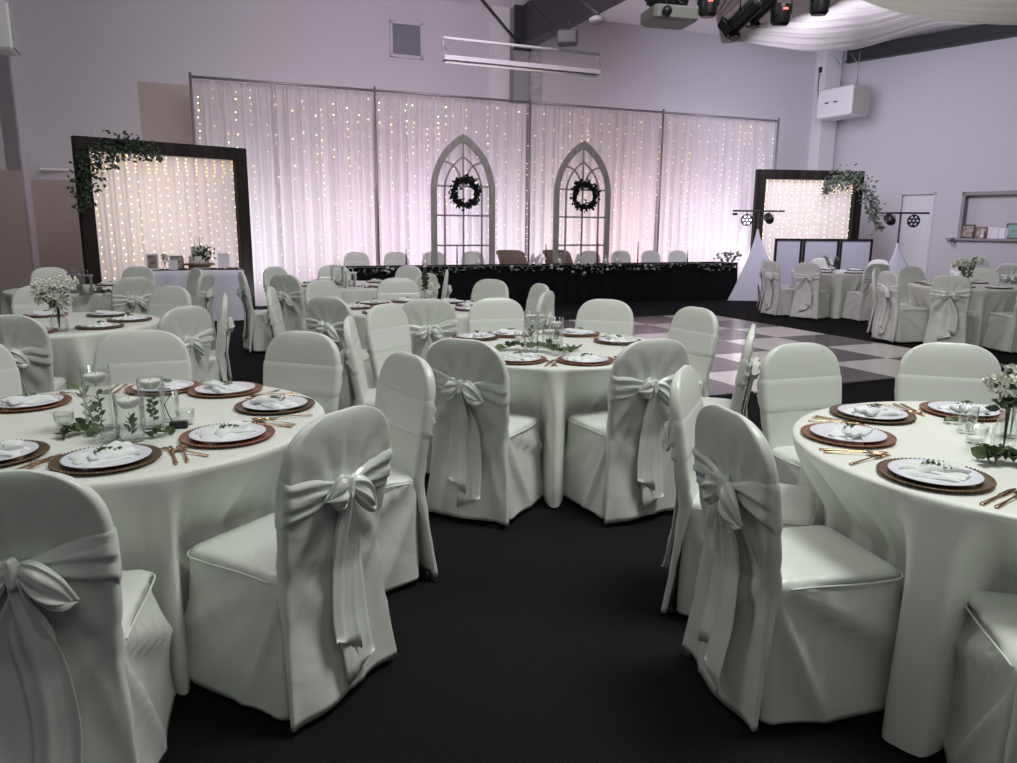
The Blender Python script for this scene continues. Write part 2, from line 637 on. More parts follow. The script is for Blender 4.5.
def make_chair(seed, bowdx=0.0, tails=((.02, .66, .10), (-.05, .50, .075)), tilt=0.0):
    r = random.Random(seed)
    ph = [r.uniform(0, 6.28) for _ in range(12)]
    t = empty('dining_chair', (0, 0, 0), 0, 'x', 'chair')
    # ---- back cover
    NT = 112
    zs = [.028, .05, .08, .13, .18, .23, .28, .33, .38, .43, .46, .49, .52, .55, .58, .61, .64, .67, .70, .73, .76, .79, .82, .85, .875, .895, .912, .926, .937, .945, .951, .9545]
    rows = []
    for z in zs:
        row = []
        for k in range(NT):
            tt = 2 * PI * k / NT
            x, y, nx, ny = back_pt(k / NT, z)
            a_z = back_shape(z)[0]
            rear = max(0, -ny) * max(0, 1 - (abs(x) / max(a_z, .01)) ** 6)
            edge = (abs(x) / max(a_z, .01))
            d = 0
            if z < .70:   # folds fanning down from the knot, gathers beside the seat
                fan = math.atan2(x - bowdx, .76 - z)
                d += rear * sst(.70, .45, z) * (.008 * math.sin(11 * fan + ph[0]) + .014 * (1 - abs(math.sin(6.3 * fan + ph[2]))) ** 3)
                ga = math.atan2(.23 - abs(x), abs(.50 - z) + .02)
                d += .007 * rear * sst(.02, .12, .23 - abs(x) + abs(z - .5)) * math.sin(8 * ga + ph[1 if x > 0 else 2] + 6 * z)
                d += .0028 * sst(.75, .98, edge) * math.sin(150 * z + ph[3] + 4 * math.sin(20 * z)) * sst(.1, .25, z) * sst(.64, .55, z)
            elif z > .74:
                fan = math.atan2(x - bowdx, z - .66)
                d += .0045 * rear * sst(.93, .76, z) * (math.sin(12 * fan + ph[4]) + .4 * math.sin(29 * fan + ph[5]))
            if z < .10:
                d += .005 * math.sin(4 * x / .2 + ph[5]) * (1 - z / .10) * rear
            zz = z + (.006 * math.sin(9 * x + ph[6]) if z < .03 else 0)
            row.append((x + nx * d, y + ny * d, max(.006, zz)))
        rows.append(row)
    MB().grid(rows, True, True, True).obj('back_cover', M['cover'], t)
    # ---- seat cover with skirt
    rows = []
    NP = 168
    levels = [(.026, 0)] + [(.04 + .0385 * k, 0) for k in range(11)] + [(.448, .0), (.462, .004), (.472, .014), (.477, .03), (.480, .06), (.483, .11), (.485, .17)]
    for z, ins in levels:
        k0 = 1 - z / .46 if z < .46 else 0
        hx = .202 + .034 * k0 - ins
        y0, y1 = -.03 + ins, .422 + .03 * k0 - ins
        row = []
        # rounded rectangle perimeter
        cxx, cyy = 0, (y0 + y1) / 2
        hy = (y1 - y0) / 2
        for k in range(NP):
            a = 2 * PI * k / NP
            x, y, nx, ny = rrect(k / NP, hx, hy, .045, (.19, .05, .21, .05, .19, .05, .21, .05))
            d = 0
            if z < .45:
                yy = y + cyy
                if abs(nx) > .3:      # sides: folds radiating from the back corner of the seat
                    g = math.atan2(.49 - z, yy + .05)
                    rr = math.hypot(.49 - z, yy + .05)
                    sg = 1 if x > 0 else 2
                    rg = (1 - abs(math.sin(4.6 * g + ph[6 + sg]))) ** 2
                    d += abs(nx) * (.030 * rg - .012 + .008 * math.sin(8.5 * g + ph[8 + sg]) + .002 * (1 - abs(math.sin(11 * g + ph[3]))) ** 3) * sst(.02, .25, rr) * sst(-.08, .14, z)
                if abs(ny) > .3:
                    d += abs(ny) * .010 * math.sin(5 * x / .2 + ph[10]) * sst(.45, .1, z)
            elif ins < .01:
                d += .002 * math.sin(20 * a + ph[3])
            zz = z + (.005 * math.sin(4 * a + ph[5]) if z < .03 else 0)
            row.append((x + nx * d, y + cyy + ny * d, max(.005, zz)))
        rows.append(row)
    MB().grid(rows, True, True, True).obj('seat_cover', M['cover'], t)
    # welt along the seat edge
    pts = []
    for k in range(49):
        x, y, nx, ny = rrect(.245 + .70 * k / 48, .205, .2275, .045, (.19, .05, .21, .05, .19, .05, .21, .05))
        pts.append((x, y + .1965, .452 + .003 * math.sin(.4 * k + ph[0])))
    MB().tube(pts, .0035, 5).obj('seam_welt', M['cover'], t)
    # feet
    for x, y in ((-.2, -.06), (.2, -.06), (-.19, .40), (.19, .40)):
        MB().lathe([(.012, 0), (.016, .003), (.016, .02), (.011, .045)], 10, (x, y, 0)).obj('foot', M['black'], t)
    # ---- sash band
    rows = []
    NS = 13
    zk = .718
    for j in range(NS):
        v = -1 + 2 * j / (NS - 1)
        row = []
        for k in range(140):
            x0, y0_, nx, ny = back_pt(k / 140, zk, 0)
            rear = max(0, -ny)
            near = math.exp(-((x0 - bowdx) / .10) ** 2) * (1 if ny < -.5 else 0)
            hh = .076 * (1 - rear * .18) * (1 - .74 * near)
            zc = zk + tilt * x0 * rear
            z = zc + v * hh
            edge = 1 - abs(v) ** 10
            wr = rear * (1 - near * .5) * (.0050 * math.sin(v * 7 + ph[2] + 2.5 * math.sin(x0 * 9 + ph[3])) + .0035 * math.sin(v * 14 + x0 * 25 + ph[4]))
            off = .0015 + (.0035 + .004 * rear + wr + near * .010) * edge
            x, y, nx, ny = back_pt(k / 140, z, off)
            row.append((x, y, z))
        rows.append(row)
    sash = MB().grid(rows, True).obj('sash', M['sash'], t)
    # rear surface position at knot
    a_, cy_, b_ = back_shape(zk)
    yr = cy_ - b_ - .010
    kx = bowdx
    # knot
    rows = []
    for i in range(9):
        f = i / 8
        rad = .022 * math.sin(PI * (.12 + .76 * f))
        rows.append([(kx + (rad + .003 * math.sin(4 * 2 * PI * k / 20 + ph[5])) * math.cos(2 * PI * k / 20) * .95, yr - .016 + .019 * math.sin(2 * PI * k / 20), zk + .036 - .072 * f) for k in range(20)])
    MB().grid(rows, True, True, True, flip=True).obj('knot', M['sash'], sash)
    # loops
    for s in (-1, 1):
        L = .098 + r.uniform(-.018, .016)
        dz = r.uniform(-.75, -.15) if s > 0 else r.uniform(-.45, .15)
        rows = []
        for i in range(15):
            u = i / 14
            half = (.012 + .042 * math.sin(PI * min(1, u * .98) ** .9) ** .8) * (1 if u < .75 else max(.10, 1 - ((u - .75) / .25) ** 2 * .85))
            th = .006 + .017 * math.sin(PI * u ** .8)
            cx = kx + s * (.010 + L * u)
            cz = zk + dz * L * u - .02 * u * u
            cyb = yr - .012 - .020 * math.sin(PI * u * .9)
            row = []
            for k in range(44):
                w = 2 * PI * k / 44
                cr = 1 + .30 * math.sin(7 * w + ph[6] + s + 1.5 * u) * (1 - u * .35) + .16 * math.sin(13 * w + ph[8])
                px_ = cx + .012 * math.cos(w * 2) * u
                row.append((px_, cyb - th * math.sin(w) * cr * 1.0, cz + half * math.cos(w) * (1 + .06 * math.sin(5 * w + ph[7]))))
            rows.append(row)
        MB().grid(rows, True, True, True, flip=(s < 0)).obj('bow_loop', M['sash'], sash)
    # tails: folded strips hanging from the knot
    for q, (tx, L, wd) in enumerate(tails):
        rows = []
        N = 22
        pz = r.uniform(0, 6)
        for i in range(N + 1):
            u = i / N
            z = zk - .012 - L * u
            w = .018 + (wd - .018) * sst(0, .35, u) + wd * .12 * u
            cx = kx + tx * sst(0, .8, u) * 1.6 + .006 * math.sin(6 * u + pz)
            zz = max(.06, z)
            aa, cc, bb = back_shape(zz)
            flare = .022 * sst(.46, .1, zz)
            yb = cc - bb - .024 - flare - .012 * q - .004 * math.sin(5 * u + pz)
            line = []
            for k in range(13):
                e = -1 + 2 * k / 12
                fold = (.011 * (1 - sst(0, .5, u)) + .0035) * math.sin(e * 4.2 + pz + u * 1.2) + .0015 * math.sin(e * 9 + 2 * u)
                cut = (.035 * e * (1 if q == 0 else -1)) if i == N else 0
                line.append((cx + e * w / 2, yb + fold, max(.03, z + cut)))
            back = [(x, y + .0022, z_) for x, y, z_ in line[::-1]]
            rows.append(line + back)
        MB().grid(rows, True, True, True, flip=True).obj('sash_tail', M['sash'], sash)
    return t


CH = []
specs = [
    (11, .0, ((.014, .60, .115), (-.012, .50, .09)), .0),
    (12, .01, ((-.01, .55, .13), (.035, .46, .10)), .10),
    (13, -.01, ((.03, .58, .12), (-.015, .50, .09)), -.12),
    (14, .02, ((-.01, .52, .14), (.03, .60, .10)), .05),
]
for sp_ in specs:
    c = make_chair(*sp_)
    CH.append((c, remember(c)))
used = [False] * len(CH)

TN = dict(
    A='the table with three floating candles',
    R='the white hydrangea table',
    M='the eucalyptus table',
    B="the baby's breath table",
    C='the leafy sprig table',
    D='the table beside the tall frame',
    E='the white lantern table',
    F='the table before the panel screen',
    G='the white rose table',
    Hh='the table under the hatch',
)
SEAT = {0: 'right', 45: 'far right', 90: 'far', 135: 'far left', 180: 'left', 225: 'near left', 270: 'near', 315: 'near right'}
TB = {
    'A': ((-1.47, 2.77), [(-30.5, 1.035, 0, 'near right'), (-74, 1.12, 3, 'near', -2), (22, 1.04, 1, 'right', 14), (70, 1.10, 2, 'far right'), (111, 1.10, 0, 'far left'), (146, 1.24, 1, 'left')]),
    'R': ((1.77, 2.48), [(192.6, 1.03, 3, 'near left'), (157, 1.08, 2, 'left'), (108, 1.10, 1, 'far left'), (72, 1.15, 0, 'far'), (248.3, .945, 2, 'near', 9)]),
    'M': ((.26, 4.70), [(-115, 1.04, 2, 'near left'), (-65, .99, 0, 'near right'), (-19, 1.1, 1, 'right'), (29, 1.1, 3, 'far right'), (67, 1.14, 0, 'far'), (107, 1.14, 1, 'far left'), (151, 1.20, 2, 'left'), (187, 1.14, 1, 'lower left')]),
    'B': ((-3.42, 5.62), [(-70, 1.09, 2, 'near'), (-23.7, 1.28, 0, 'near right'), (22, 1.14, 1, 'right'), (71, 1.15, 3, 'far right'), (123, 1.25, 0, 'far left')]),
    'C': ((-.85, 6.95), [(-79, 1.12, 1, 'near'), (-117, 1.12, 0, 'near left'), (190, 1.18, 2, 'left'), (146, 1.15, 3, 'far left'), (106, 1.12, 0, 'far'), (58, 1.15, 1, 'far right'), (22, 1.15, 2, 'right'), (-19, 1.15, 3, 'near right')]),
    'D': ((-4.87, 8.68), [(-38, 1.15, 0, 'near right'), (1, 1.33, 1, 'right'), (43, 1.22, 2, 'far right'), (86, 1.12, 3, 'far'), (135, 1.12, 0, 'far left')]),
    'E': ((-2.0, 9.6), [(207, 1.2, 1, 'left'), (245, 1.1, 0, 'near left'), (155, 1.12, 2, 'far left'), (112, 1.12, 3, 'far'), (60, 1.12, 0, 'far right'), (5, 1.12, 1, 'right'), (-32, 1.12, 2, 'near right')]),
    'F': ((5.8, 13.62), [(-135, 1.1, 1, 'near left'), (-82, 1.1, 0, 'near'), (193, 1.2, 2, 'left'), (155, 1.15, 3, 'far left'), (80, 1.1, 0, 'far'), (30, 1.1, 1, 'right')]),
    'G': ((6.27, 10.4), [(187, 1.12, 0, 'left'), (229, 1.1, 1, 'near left'), (275, 1.1, 3, 'near'), (142, 1.1, 2, 'far left'), (100, 1.12, 1, 'far'), (52, 1.12, 0, 'far right')]),
    'Hh': ((9.3, 13.9), [(180, 1.1, 0, 'left'), (228, 1.1, 1, 'near left'), (95, 1.1, 2, 'far')]),
}
SEATLIST = []


def place_chair(x, y, rz, v, label, group):
    c, tree = CH[v]
    if not used[v]:
        used[v] = True
        c.location = (x, y, 0)
        c.rotation_euler = (0, 0, rz)
        c['label'] = label
        c['group'] = group
        return c
    return stamp(tree, (x, y, 0), rz, label, group)


for k, ((cx, cy), seats) in TB.items():
    for n, (ang, r, v, nm, *yaw) in enumerate(seats):
        a = math.radians(ang)
        x, y = cx + r * math.cos(a), cy + r * math.sin(a)
        rz = a + PI / 2 + (math.radians(yaw[0]) if yaw else 0)      # local +y points at the table centre
        place_chair(x, y, rz, v, 'white satin covered chair on the %s side of %s' % (nm, TN[k]), 'white covered chairs around the round tables')


# ------------------------------------------------------------------ round tables
def table_cloth(k, cx, cy, seats, seed, NA=360):
    r = random.Random(seed)
    ph = [r.uniform(0, 6.28) for _ in range(8)]
    angs = [math.radians(s[0]) for s in seats]
    rads = [s[1] for s in seats]
    zt = .762
    R = .758
    rows = []
    levels = [(0.0005, zt), (.3, zt), (.55, zt), (.70, zt), (R - .014, zt), (R - .005, zt - .003), (R + .001, zt - .010)]
    n0 = len(levels)
    for rr, z in levels:
        rows.append([(rr * math.cos(2 * PI * i / NA), rr * math.sin(2 * PI * i / NA), z) for i in range(NA)])
    for z in (.735, .71, .68, .65, .62, .59, .56, .53, .51, .50, .49, .48, .47, .455, .43, .40, .35, .30, .24, .18, .12, .06, .012):
        g = .5 * sst(.755, .47, z) + .5 * max(0, min(1, (.755 - z) / .285))
        fl = sst(.75, .0, z) ** 1.3
        row = []
        for i in range(NA):
            a = 2 * PI * i / NA
            press = 0
            base = R + .004 + .045 * fl
            wav = (.020 * math.sin(13 * a + ph[0]) + .014 * math.sin(19 * a + ph[1] + .6 * math.sin(3 * a)) + .006 * math.sin(31 * a + ph[2])) * sst(.75, .55, z)
            rr = base + wav
            for ac, ra in zip(angs, rads):
                d = (a - ac + PI) % (2 * PI) - PI
                front = (ra - .468)
                if abs(d) < .60:
                    inn = front / max(.5, math.cos(d)) - .014 + .011 * math.sin(22 * a + ph[3]) + .012 * (1 - abs(math.sin(15 * a + ph[4]))) ** 3 + .005 * math.sin(41 * a + ph[4])
                    w = 1 - sst(.29, .43, abs(d))
                    tgt = rr + (min(inn, rr) - rr) * w
                    rr = rr + (tgt - rr) * g
            row.append((rr * math.cos(a), rr * math.sin(a), z))
        rows.append(row)
    mb = MB()
    mb.grid(rows, True, False, False, flip=True)
    mb.add([(0, 0, zt)], [])
    e = empty('banquet_table', (cx, cy, 0), 0, '', 'table', 'round tables under white cloths')
    mb.obj('tablecloth', M['table'], e)
    MB().lathe([(.0, .735), (.74, .735), (.745, .745), (.74, .756), (0, .756)], 64).obj('tabletop', M['brown'], e)
    return e


TLAB = dict(
    A='round table in floor-length white satin cloth carrying three floating candle vases',
    R='round white-clothed table with white hydrangea at the picture edge',
    M='round white-clothed table with eucalyptus and glass vases beside the dance floor',
    B="round white-clothed table carrying baby's breath flowers in a tall vase",
    C='round white-clothed table with one tall leafy sprig and a white rose',
    D='round white-clothed table with two glass lanterns before the tall wooden frame',
    E='round white-clothed table with white lantern boxes before the black head table',
    F='round white-clothed table in front of the white three-panel screen',
    G='round white-clothed table with white roses between dance floor and hatch wall',
    Hh='round white-clothed table under the serving hatch in the far wall',
)
for n, (k, ((cx, cy), seats)) in enumerate(TB.items()):
    e = table_cloth(k, cx, cy, seats, 40 + n)
    e['label'] = TLAB[k]

# ------------------------------------------------------------------ place settings
ZT = .7625


def make_charger(m):
    mb = MB()
    prof = [(0, .0), (.10, .0), (.140, .003), (.153, .009), (.156, .012), (.151, .0125), (.135, .008), (.112, .006), (0, .006)]
    mb.lathe(prof, 72)
    # beaded rim
    for q in range(72):
        a = 2 * PI * q / 72
        mb.octa((.1545 * math.cos(a), .1545 * math.sin(a), .0115), .0052)
    return mb.obj('charger_plate', m)


def make_plate():
    prof = [(0, .0), (.075, .0), (.092, .003), (.124, .010), (.128, .013), (.124, .0135), (.092, .007), (.075, .005), (0, .005)]
    return MB().lathe(prof, 48).obj('dinner_plate', M['china'])


def make_napkin(seed):
    r = random.Random(seed)
    mb = MB()
    # stacked folds of cloth, softly rumpled, one over another
    for q, (L, W, z0, rot, dx, dy) in enumerate(((.20, .115, .008, .05, 0, 0), (.18, .085, .020, -.22, .0, .01), (.145, .065, .030, .35, .01, .012))):
        rows = []
        N1, N2 = 18, 14
        p1, p2 = r.uniform(0, 6), r.uniform(0, 6)
        top, bot = [], []
        for i in range(N1 + 1):
            u = -1 + 2 * i / N1
            row = []
            for j in range(N2 + 1):
                v = -1 + 2 * j / N2
                sq = (1 - abs(u) ** 5) * (1 - abs(v) ** 5)
                x, y = u * L / 2 * (1 + .04 * math.sin(3 * v + p1)), v * W / 2 * (1 + .08 * math.sin(3 * u + p2))
                z = z0 * .62 + .008 * sq ** .6 + .0035 * math.sin(5 * v + 2 * u + p1) + .002 * math.sin(7 * u + p2) + .006 * (q == 2) * (u + 1) * .8
                c, s = math.cos(rot), math.sin(rot)
                row.append((x * c - y * s + dx, x * s + y * c + dy, z))
            top.append(row)
        mb.grid(top, False)
        bot = [[(x, y, z - .009) for x, y, z in row] for row in top]
        mb.grid(bot, False, flip=True)
        # close the hem
        per = [(0, j) for j in range(N2 + 1)] + [(i, N2) for i in range(1, N1 + 1)] + [(N1, j) for j in range(N2 - 1, -1, -1)] + [(i, 0) for i in range(N1 - 1, 0, -1)]
        mb.grid([[top[a][b] for a, b in per], [bot[a][b] for a, b in per]], True)
    return mb.obj('folded_napkin', M['napkin'])


def make_sprig(seed, L=.065):
    r = random.Random(seed)
    mb = MB()
    pts = [(-L / 2 + L * k / 6, .008 * math.sin(k), .003 + .004 * math.sin(k * .9)) for k in range(7)]
    mb.tube(pts, .0015, 5)
    for k in range(12):
        p = pts[min(6, k // 2)]
        s = -1 if k % 2 else 1
        mb.leaf(p, (.5, s * .8, .35), .018, .010, rn=r)
    return mb.obj('herb_sprig', M['leaf'])


def make_fork():
    mb = MB()
    rows = []
    for x, w, z in ((-.10, .010, .003), (-.095, .013, .003), (-.03, .006, .006), (.02, .005, .008), (.035, .012, .005), (.05, .021, .003), (.058, .022, .003)):
        rows.append([(x, -w / 2, z), (x, w / 2, z), (x, w / 2, z + .002), (x, -w / 2, z + .002)])
    mb.grid(rows, True, True, True)
    for k in range(4):
        y = -.0095 + k * .00633
        mb.box(.078, y, .0055, .044, .0026, .0025)
    return mb.obj('table_fork', M['gold'], None, True)


def make_spoon():
    mb = MB()
    rows = []
    for x, w, z in ((-.10, .010, .003), (-.095, .013, .003), (-.03, .006, .006), (.02, .005, .008), (.035, .008, .007)):
        rows.append([(x, -w / 2, z), (x, w / 2, z), (x, w / 2, z + .002), (x, -w / 2, z + .002)])
    mb.grid(rows, True, True, True)
    rows = []
    for q in range(5):
        f = q / 4
        rows.append([(.063 + .031 * math.cos(a) * (.1 + .9 * f), .019 * math.sin(a) * (.1 + .9 * f), .003 + .007 * f * f) for a in [2 * PI * k / 20 for k in range(20)]])
    for q in range(4, -1, -1):
        f = q / 4
        rows.append([(.063 + .0295 * math.cos(a) * (.1 + .9 * f), .0178 * math.sin(a) * (.1 + .9 * f), .0045 + .006 * f * f) for a in [2 * PI * k / 20 for k in range(20)]])
    mb.grid(rows, True, True, True)
    return mb.obj('table_spoon', M['gold'])


def make_knife():
    mb = MB()
    rows = []
    for x, w, z in ((-.11, .010, .002), (-.105, .014, .002), (-.02, .008, .004), (0, .009, .004), (.01, .016, .003), (.07, .017, .003), (.10, .010, .003), (.108, .003, .003)):
        rows.append([(x, -w * .4, z), (x, w * .6, z), (x, w * .6, z + .002), (x, -w * .4, z + .002)])
    mb.grid(rows, True, True, True)
    return mb.obj('table_knife', M['gold'])


def proto(o):
    me = o.data
    name = o.name
    bpy.data.objects.remove(o)
    return me, name


PR = {}
for key, o in (('copper', make_charger(M['copper'])), ('bronze', make_charger(M['bronze'])), ('plate', make_plate()), ('n0', make_napkin(1)), ('n1', make_napkin(2)), ('n2', make_napkin(5)),
               ('s0', make_sprig(1)), ('s1', make_sprig(2, .085)), ('fork', make_fork()), ('spoon', make_spoon()), ('knife', make_knife())):
    PR[key] = proto(o)


def put(key, loc, rz, label, cat, group):
    me, nm = PR[key]
    nm = nm.split('.')[0]
    o = bpy.data.objects.new(nm, me)
    col.objects.link(o)
    o.location = loc
    o.rotation_euler = (0, 0, rz)
    return tag(o, label, cat, group)


def setting(k, x, y, ang, kind, nm, cutlery, n):
    """ang: direction from plate to table centre"""
    T = TN[k]
    put(kind, (x, y, ZT), n, '%s beaded charger plate, %s place of %s' % (kind, nm, T), 'charger plate', 'charger plates on the round tables')
    put('plate', (x, y, ZT + .0065), 0, 'white dinner plate, %s place of %s' % (nm, T), 'plate', 'dinner plates on the round tables')
    rot = ang - PI / 2 + (.5 if n % 2 else -.35)
    put('n%d' % (n % 3), (x, y, ZT + .0075), rot, 'folded white napkin, %s place of %s' % (nm, T), 'napkin', 'napkins on the dinner plates')
    put('s%d' % (n % 2), (x + .004, y, ZT + .036), rot + .2, 'green herb sprig on napkin, %s place of %s' % (nm, T), 'herb sprig', 'sprigs on the napkins')
    if cutlery:
        d = Vector((math.cos(ang), math.sin(ang), 0))
        rgt = Vector((d.y, -d.x, 0))     # to the diner's right
        p = Vector((x, y, 0))
        for key, off, nmk, cat in (('fork', -.205, 'fork', 'fork'), ('knife', .19, 'knife', 'knife'), ('spoon', .222, 'spoon', 'spoon')):
            q = p + rgt * off - d * .01
            if math.hypot(q.x - TB[k][0][0], q.y - TB[k][0][1]) < .69:
                put(key, (q.x, q.y, ZT), ang + .08 * (off > 0), 'rose-gold %s, %s place of %s' % (nmk, nm, T), cat, 'rose-gold %s' % {'fork': 'forks', 'knife': 'knives', 'spoon': 'spoons'}[key])


NEAR = {
    'A': [((228, 389), 'copper', 'far'), ((277, 405), 'bronze', 'far right'), ((228, 435), 'copper', 'right'), ((107, 459), 'bronze', 'near right'), ((28, 403), 'copper', 'far left'), ((-8, 455), 'bronze', 'near left'), ((166, 386), 'copper', 'farthest')],
    'R': [((846, 435), 'copper', 'left'), ((928, 477), 'bronze', 'near left'), ((872, 414), 'bronze', 'far left'), ((963, 411), 'copper', 'far')],
    'M': [((512, 362), 'copper', 'near left'), ((587, 361), 'copper', 'near right'), ((618, 341), 'bronze', 'right'), ((578, 333), 'copper', 'far right'), ((510, 334), 'copper', 'far left'), ((476, 337), 'bronze', 'left')],
}
for k, lst in NEAR.items():
    c = TB[k][0]
    for n, ((px, py), kind, nm) in enumerate(lst):
        p = at_z(px, py, ZT + .008)
        d = Vector((c[0] - p.x, c[1] - p.y, 0))
        if d.length > .575:
            p = Vector((c[0], c[1], 0)) - d.normalized() * .575
        setting(k, p.x, p.y, math.atan2(d.y, d.x), kind, nm, True, n)
for k in ('B', 'C', 'D', 'E', 'F', 'G', 'Hh'):
    c = TB[k][0]
    for n, (ang, r, v, nm, *_) in enumerate(TB[k][1]):
        a = math.radians(ang)
        setting(k, c[0] + .54 * math.cos(a), c[1] + .54 * math.sin(a), a + PI, 'bronze' if n % 4 else 'copper', nm, False, n)


# ------------------------------------------------------------------ centrepieces
def greens(mb, p0, p1, n, L, W, seed, mi=0, droop=.0, zup=.4):
    r = random.Random(seed)
    a, b2 = Vector(p0), Vector(p1)
    for k in range(n):
        f = k / max(1, n - 1)
        p = a.lerp(b2, f)
        s = -1 if k % 2 else 1
        d = (b2 - a).normalized()
        q = d.cross(Vector((0, 0, 1)))
        if q.length < .1:
            q = Vector((math.cos(k * 2.4), math.sin(k * 2.4), 0))
        mb.leaf(p, d * .6 + q.normalized() * s * r.uniform(.6, 1.2) + Vector((0, 0, zup + r.uniform(-.2, .3))), L * r.uniform(.7, 1.2), W * r.uniform(.8, 1.2), mi, r)


def candle_vase(x, y, h, r, wl, label, seed):
    e = empty('floating_candle_vase', (x, y, ZT), 0, label, 'vase', 'glass cylinder vases with floating candles')
    t = .0035
    MB().lathe([(0, 0), (r - .003, 0), (r, .003), (r, h - .001), (r - t / 2, h), (r - t, h - .001), (r - t, .014), (r - t - .004, .012), (0, .012)], 40).obj('glass_cylinder', M['glass'], e)
    MB().lathe([(0, .0135), (r - t - .005, .0135), (r - t - .0008, .0155), (r - t - .0008, wl), (0, wl)], 40).obj('water', M['water'], e)
    rc = r - t - .004
    MB().lathe([(0, wl - .012), (rc * .55, wl - .010), (rc * .97, wl + .012), (rc, wl + .018), (rc * .9, wl + .021), (rc * .3, wl + .019), (0, wl + .018)], 36).obj('candle', M['candle'], e)
    MB().tube([(0, 0, wl + .018), (.001, 0, wl + .028)], .0012, 6).obj('wick', M['wick'], e)
    mb = MB()
    rr = random.Random(seed)
    mb.tube([(.0, 0, .02), (.008, .006, .06), (-.004, .002, wl * .75)], .0016, 5)
    for q in range(12):
        z = .025 + (wl - .07) * q / 12
        a = q * 2.4
        mb.leaf((0, 0, z), (math.cos(a), math.sin(a), .7), min(.03, r * .62), .018, rn=rr)
    mb.obj('submerged_sprig', M['leaf'], e)
    return e


def votive(x, y, label, r=.033, h=.055, z=ZT):
    e = empty('votive_glass', (x, y, z), 0, label, 'candle holder', 'small clear votive glasses')
    MB().lathe([(0, 0), (r * .8, 0), (r * .85, .003), (r, h), (r - .003, h), (r * .75, .010), (0, .009)], 28).obj('glass_cup', M['glass'], e)
    MB().lathe([(0, .010), (r * .6, .010), (r * .62, .022), (0, .022)], 20).obj('tealight', M['candle'], e)
    return e


def P(px, py, z=ZT):
    p = at_z(px, py, z)
    return p.x, p.y


# table A
x, y = P(101, 430)
candle_vase(x, y, .235, .047, .185, 'tallest glass cylinder with floating candle, behind the other two', 3)
x, y = P(132, 440)
candle_vase(x, y, .165, .047, .125, 'shortest glass cylinder with floating candle, in front of the other two', 4)
x, y = P(154, 427)
candle_vase(x, y, .185, .045, .155, 'middle-height glass cylinder with floating candle, beside the clear tumbler', 5)
x, y = P(171, 421)
e = empty('glass_tumbler', (x, y, ZT), 0, 'tall empty clear tumbler beside the three floating candles', 'glass')
MB().lathe([(0, 0), (.028, 0), (.030, .002), (.033, .12), (.031, .12), (.027, .010), (0, .009)], 28).obj('glass_body', M['glass'], e)
for px, py, lb in ((65, 428, 'small clear votive glass beyond the eucalyptus tip by the floating candles'), (111, 442, 'small clear votive glass in front of the tallest floating candle'), (186, 424, 'small clear votive glass beside the black battery pack')):
    x, y = P(px, py)
    votive(x, y, lb)


def eucalyptus(pts, label, seed, n=22, L=.05, W=.035, mt='leaf'):
    r = random.Random(seed)
    base = Vector((pts[0][0], pts[0][1], ZT))
    e = empty('eucalyptus_branch', base, 0, label, 'foliage', 'eucalyptus laid on the tables')
    loc = [Vector((p[0], p[1], ZT + p[2])) - base for p in pts]
    MB().tube(loc, .0025, 6).obj('stem', M['stem'], e)
    mb = MB()
    for k in range(n):
        f = k / (n - 1) * (len(loc) - 1)
        i = min(len(loc) - 2, int(f))
        p = loc[i].lerp(loc[i + 1], f - i)
        d = (loc[i + 1] - loc[i]).normalized()
        q = Vector((-d.y, d.x, 0)) * (1 if k % 2 else -1)
        mb.leaf(p, d * .5 + q * r.uniform(.5, 1.1) + Vector((0, 0, r.uniform(.05, .6))), L * r.uniform(.6, 1.1), W * r.uniform(.7, 1.1), rn=r)
    mb.obj('leaves', M[mt], e)
    return e


def pix(*a):
    return [(*P(px, py), z) for px, py, z in a]


eucalyptus(pix((98, 437, .01), (85, 433, .03), (76, 434, .02), (62, 438, .01)), 'eucalyptus branch lying beside the tallest floating candle vase', 1, 18, .05, .04)
eucalyptus(pix((94, 424, .01), (88, 420, .05), (82, 412, .09)), 'upright eucalyptus tip leaning on the tallest floating candle vase', 2, 8, .045, .04)
eucalyptus(pix((148, 438, .01), (158, 437, .02), (170, 434, .01)), 'short eucalyptus piece between the candles and black battery pack', 3, 12, .04, .03)
x, y = P(179, 428)
e = empty('battery_pack', (x, y, ZT), .3, 'small black battery pack with thin wire beside the floating candles', 'battery pack')
MB().rbox(0, 0, .012, .062, .032, .024, .003).obj('case', M['black'], e, False)
MB().tube([(-.02, .01, .02), (-.035, .02, .05), (-.045, .022, .085), (-.03, .02, .11), (-.022, .018, .12)], .0018, 6).obj('wire', M['black'], e)


def flower(mb, c, r, mi, seed):
    rr = random.Random(seed)
    for k in range(22):
        a, b_ = rr.uniform(0, 2 * PI), rr.uniform(-.3, 1)
        s = math.sqrt(max(0, 1 - b_ * b_))
        d = Vector((s * math.cos(a), s * math.sin(a), b_))
        mb.leaf(Vector(c) + d * r * .25, d + Vector((rr.uniform(-.4, .4), rr.uniform(-.4, .4), .1)), r * .95, r * .85, mi, rr)


def hydrangea(mb, c, r, mi, seed, n=70, fl=.02):
    rr = random.Random(seed)
    for k in range(n):
        a, b_ = rr.uniform(0, 2 * PI), rr.uniform(-.7, 1)
        s = math.sqrt(max(0, 1 - b_ * b_))
        d = Vector((s * math.cos(a), s * math.sin(a), b_ * .8))
        p = Vector(c) + d * r * rr.uniform(.8, 1.0)
        for q in range(4):
            t = d.orthogonal().normalized()
            t.rotate(Matrix.Rotation(q * PI / 2 + k, 3, d))
            mb.leaf(p, t + d * .35, fl, fl * .9, mi, rr)


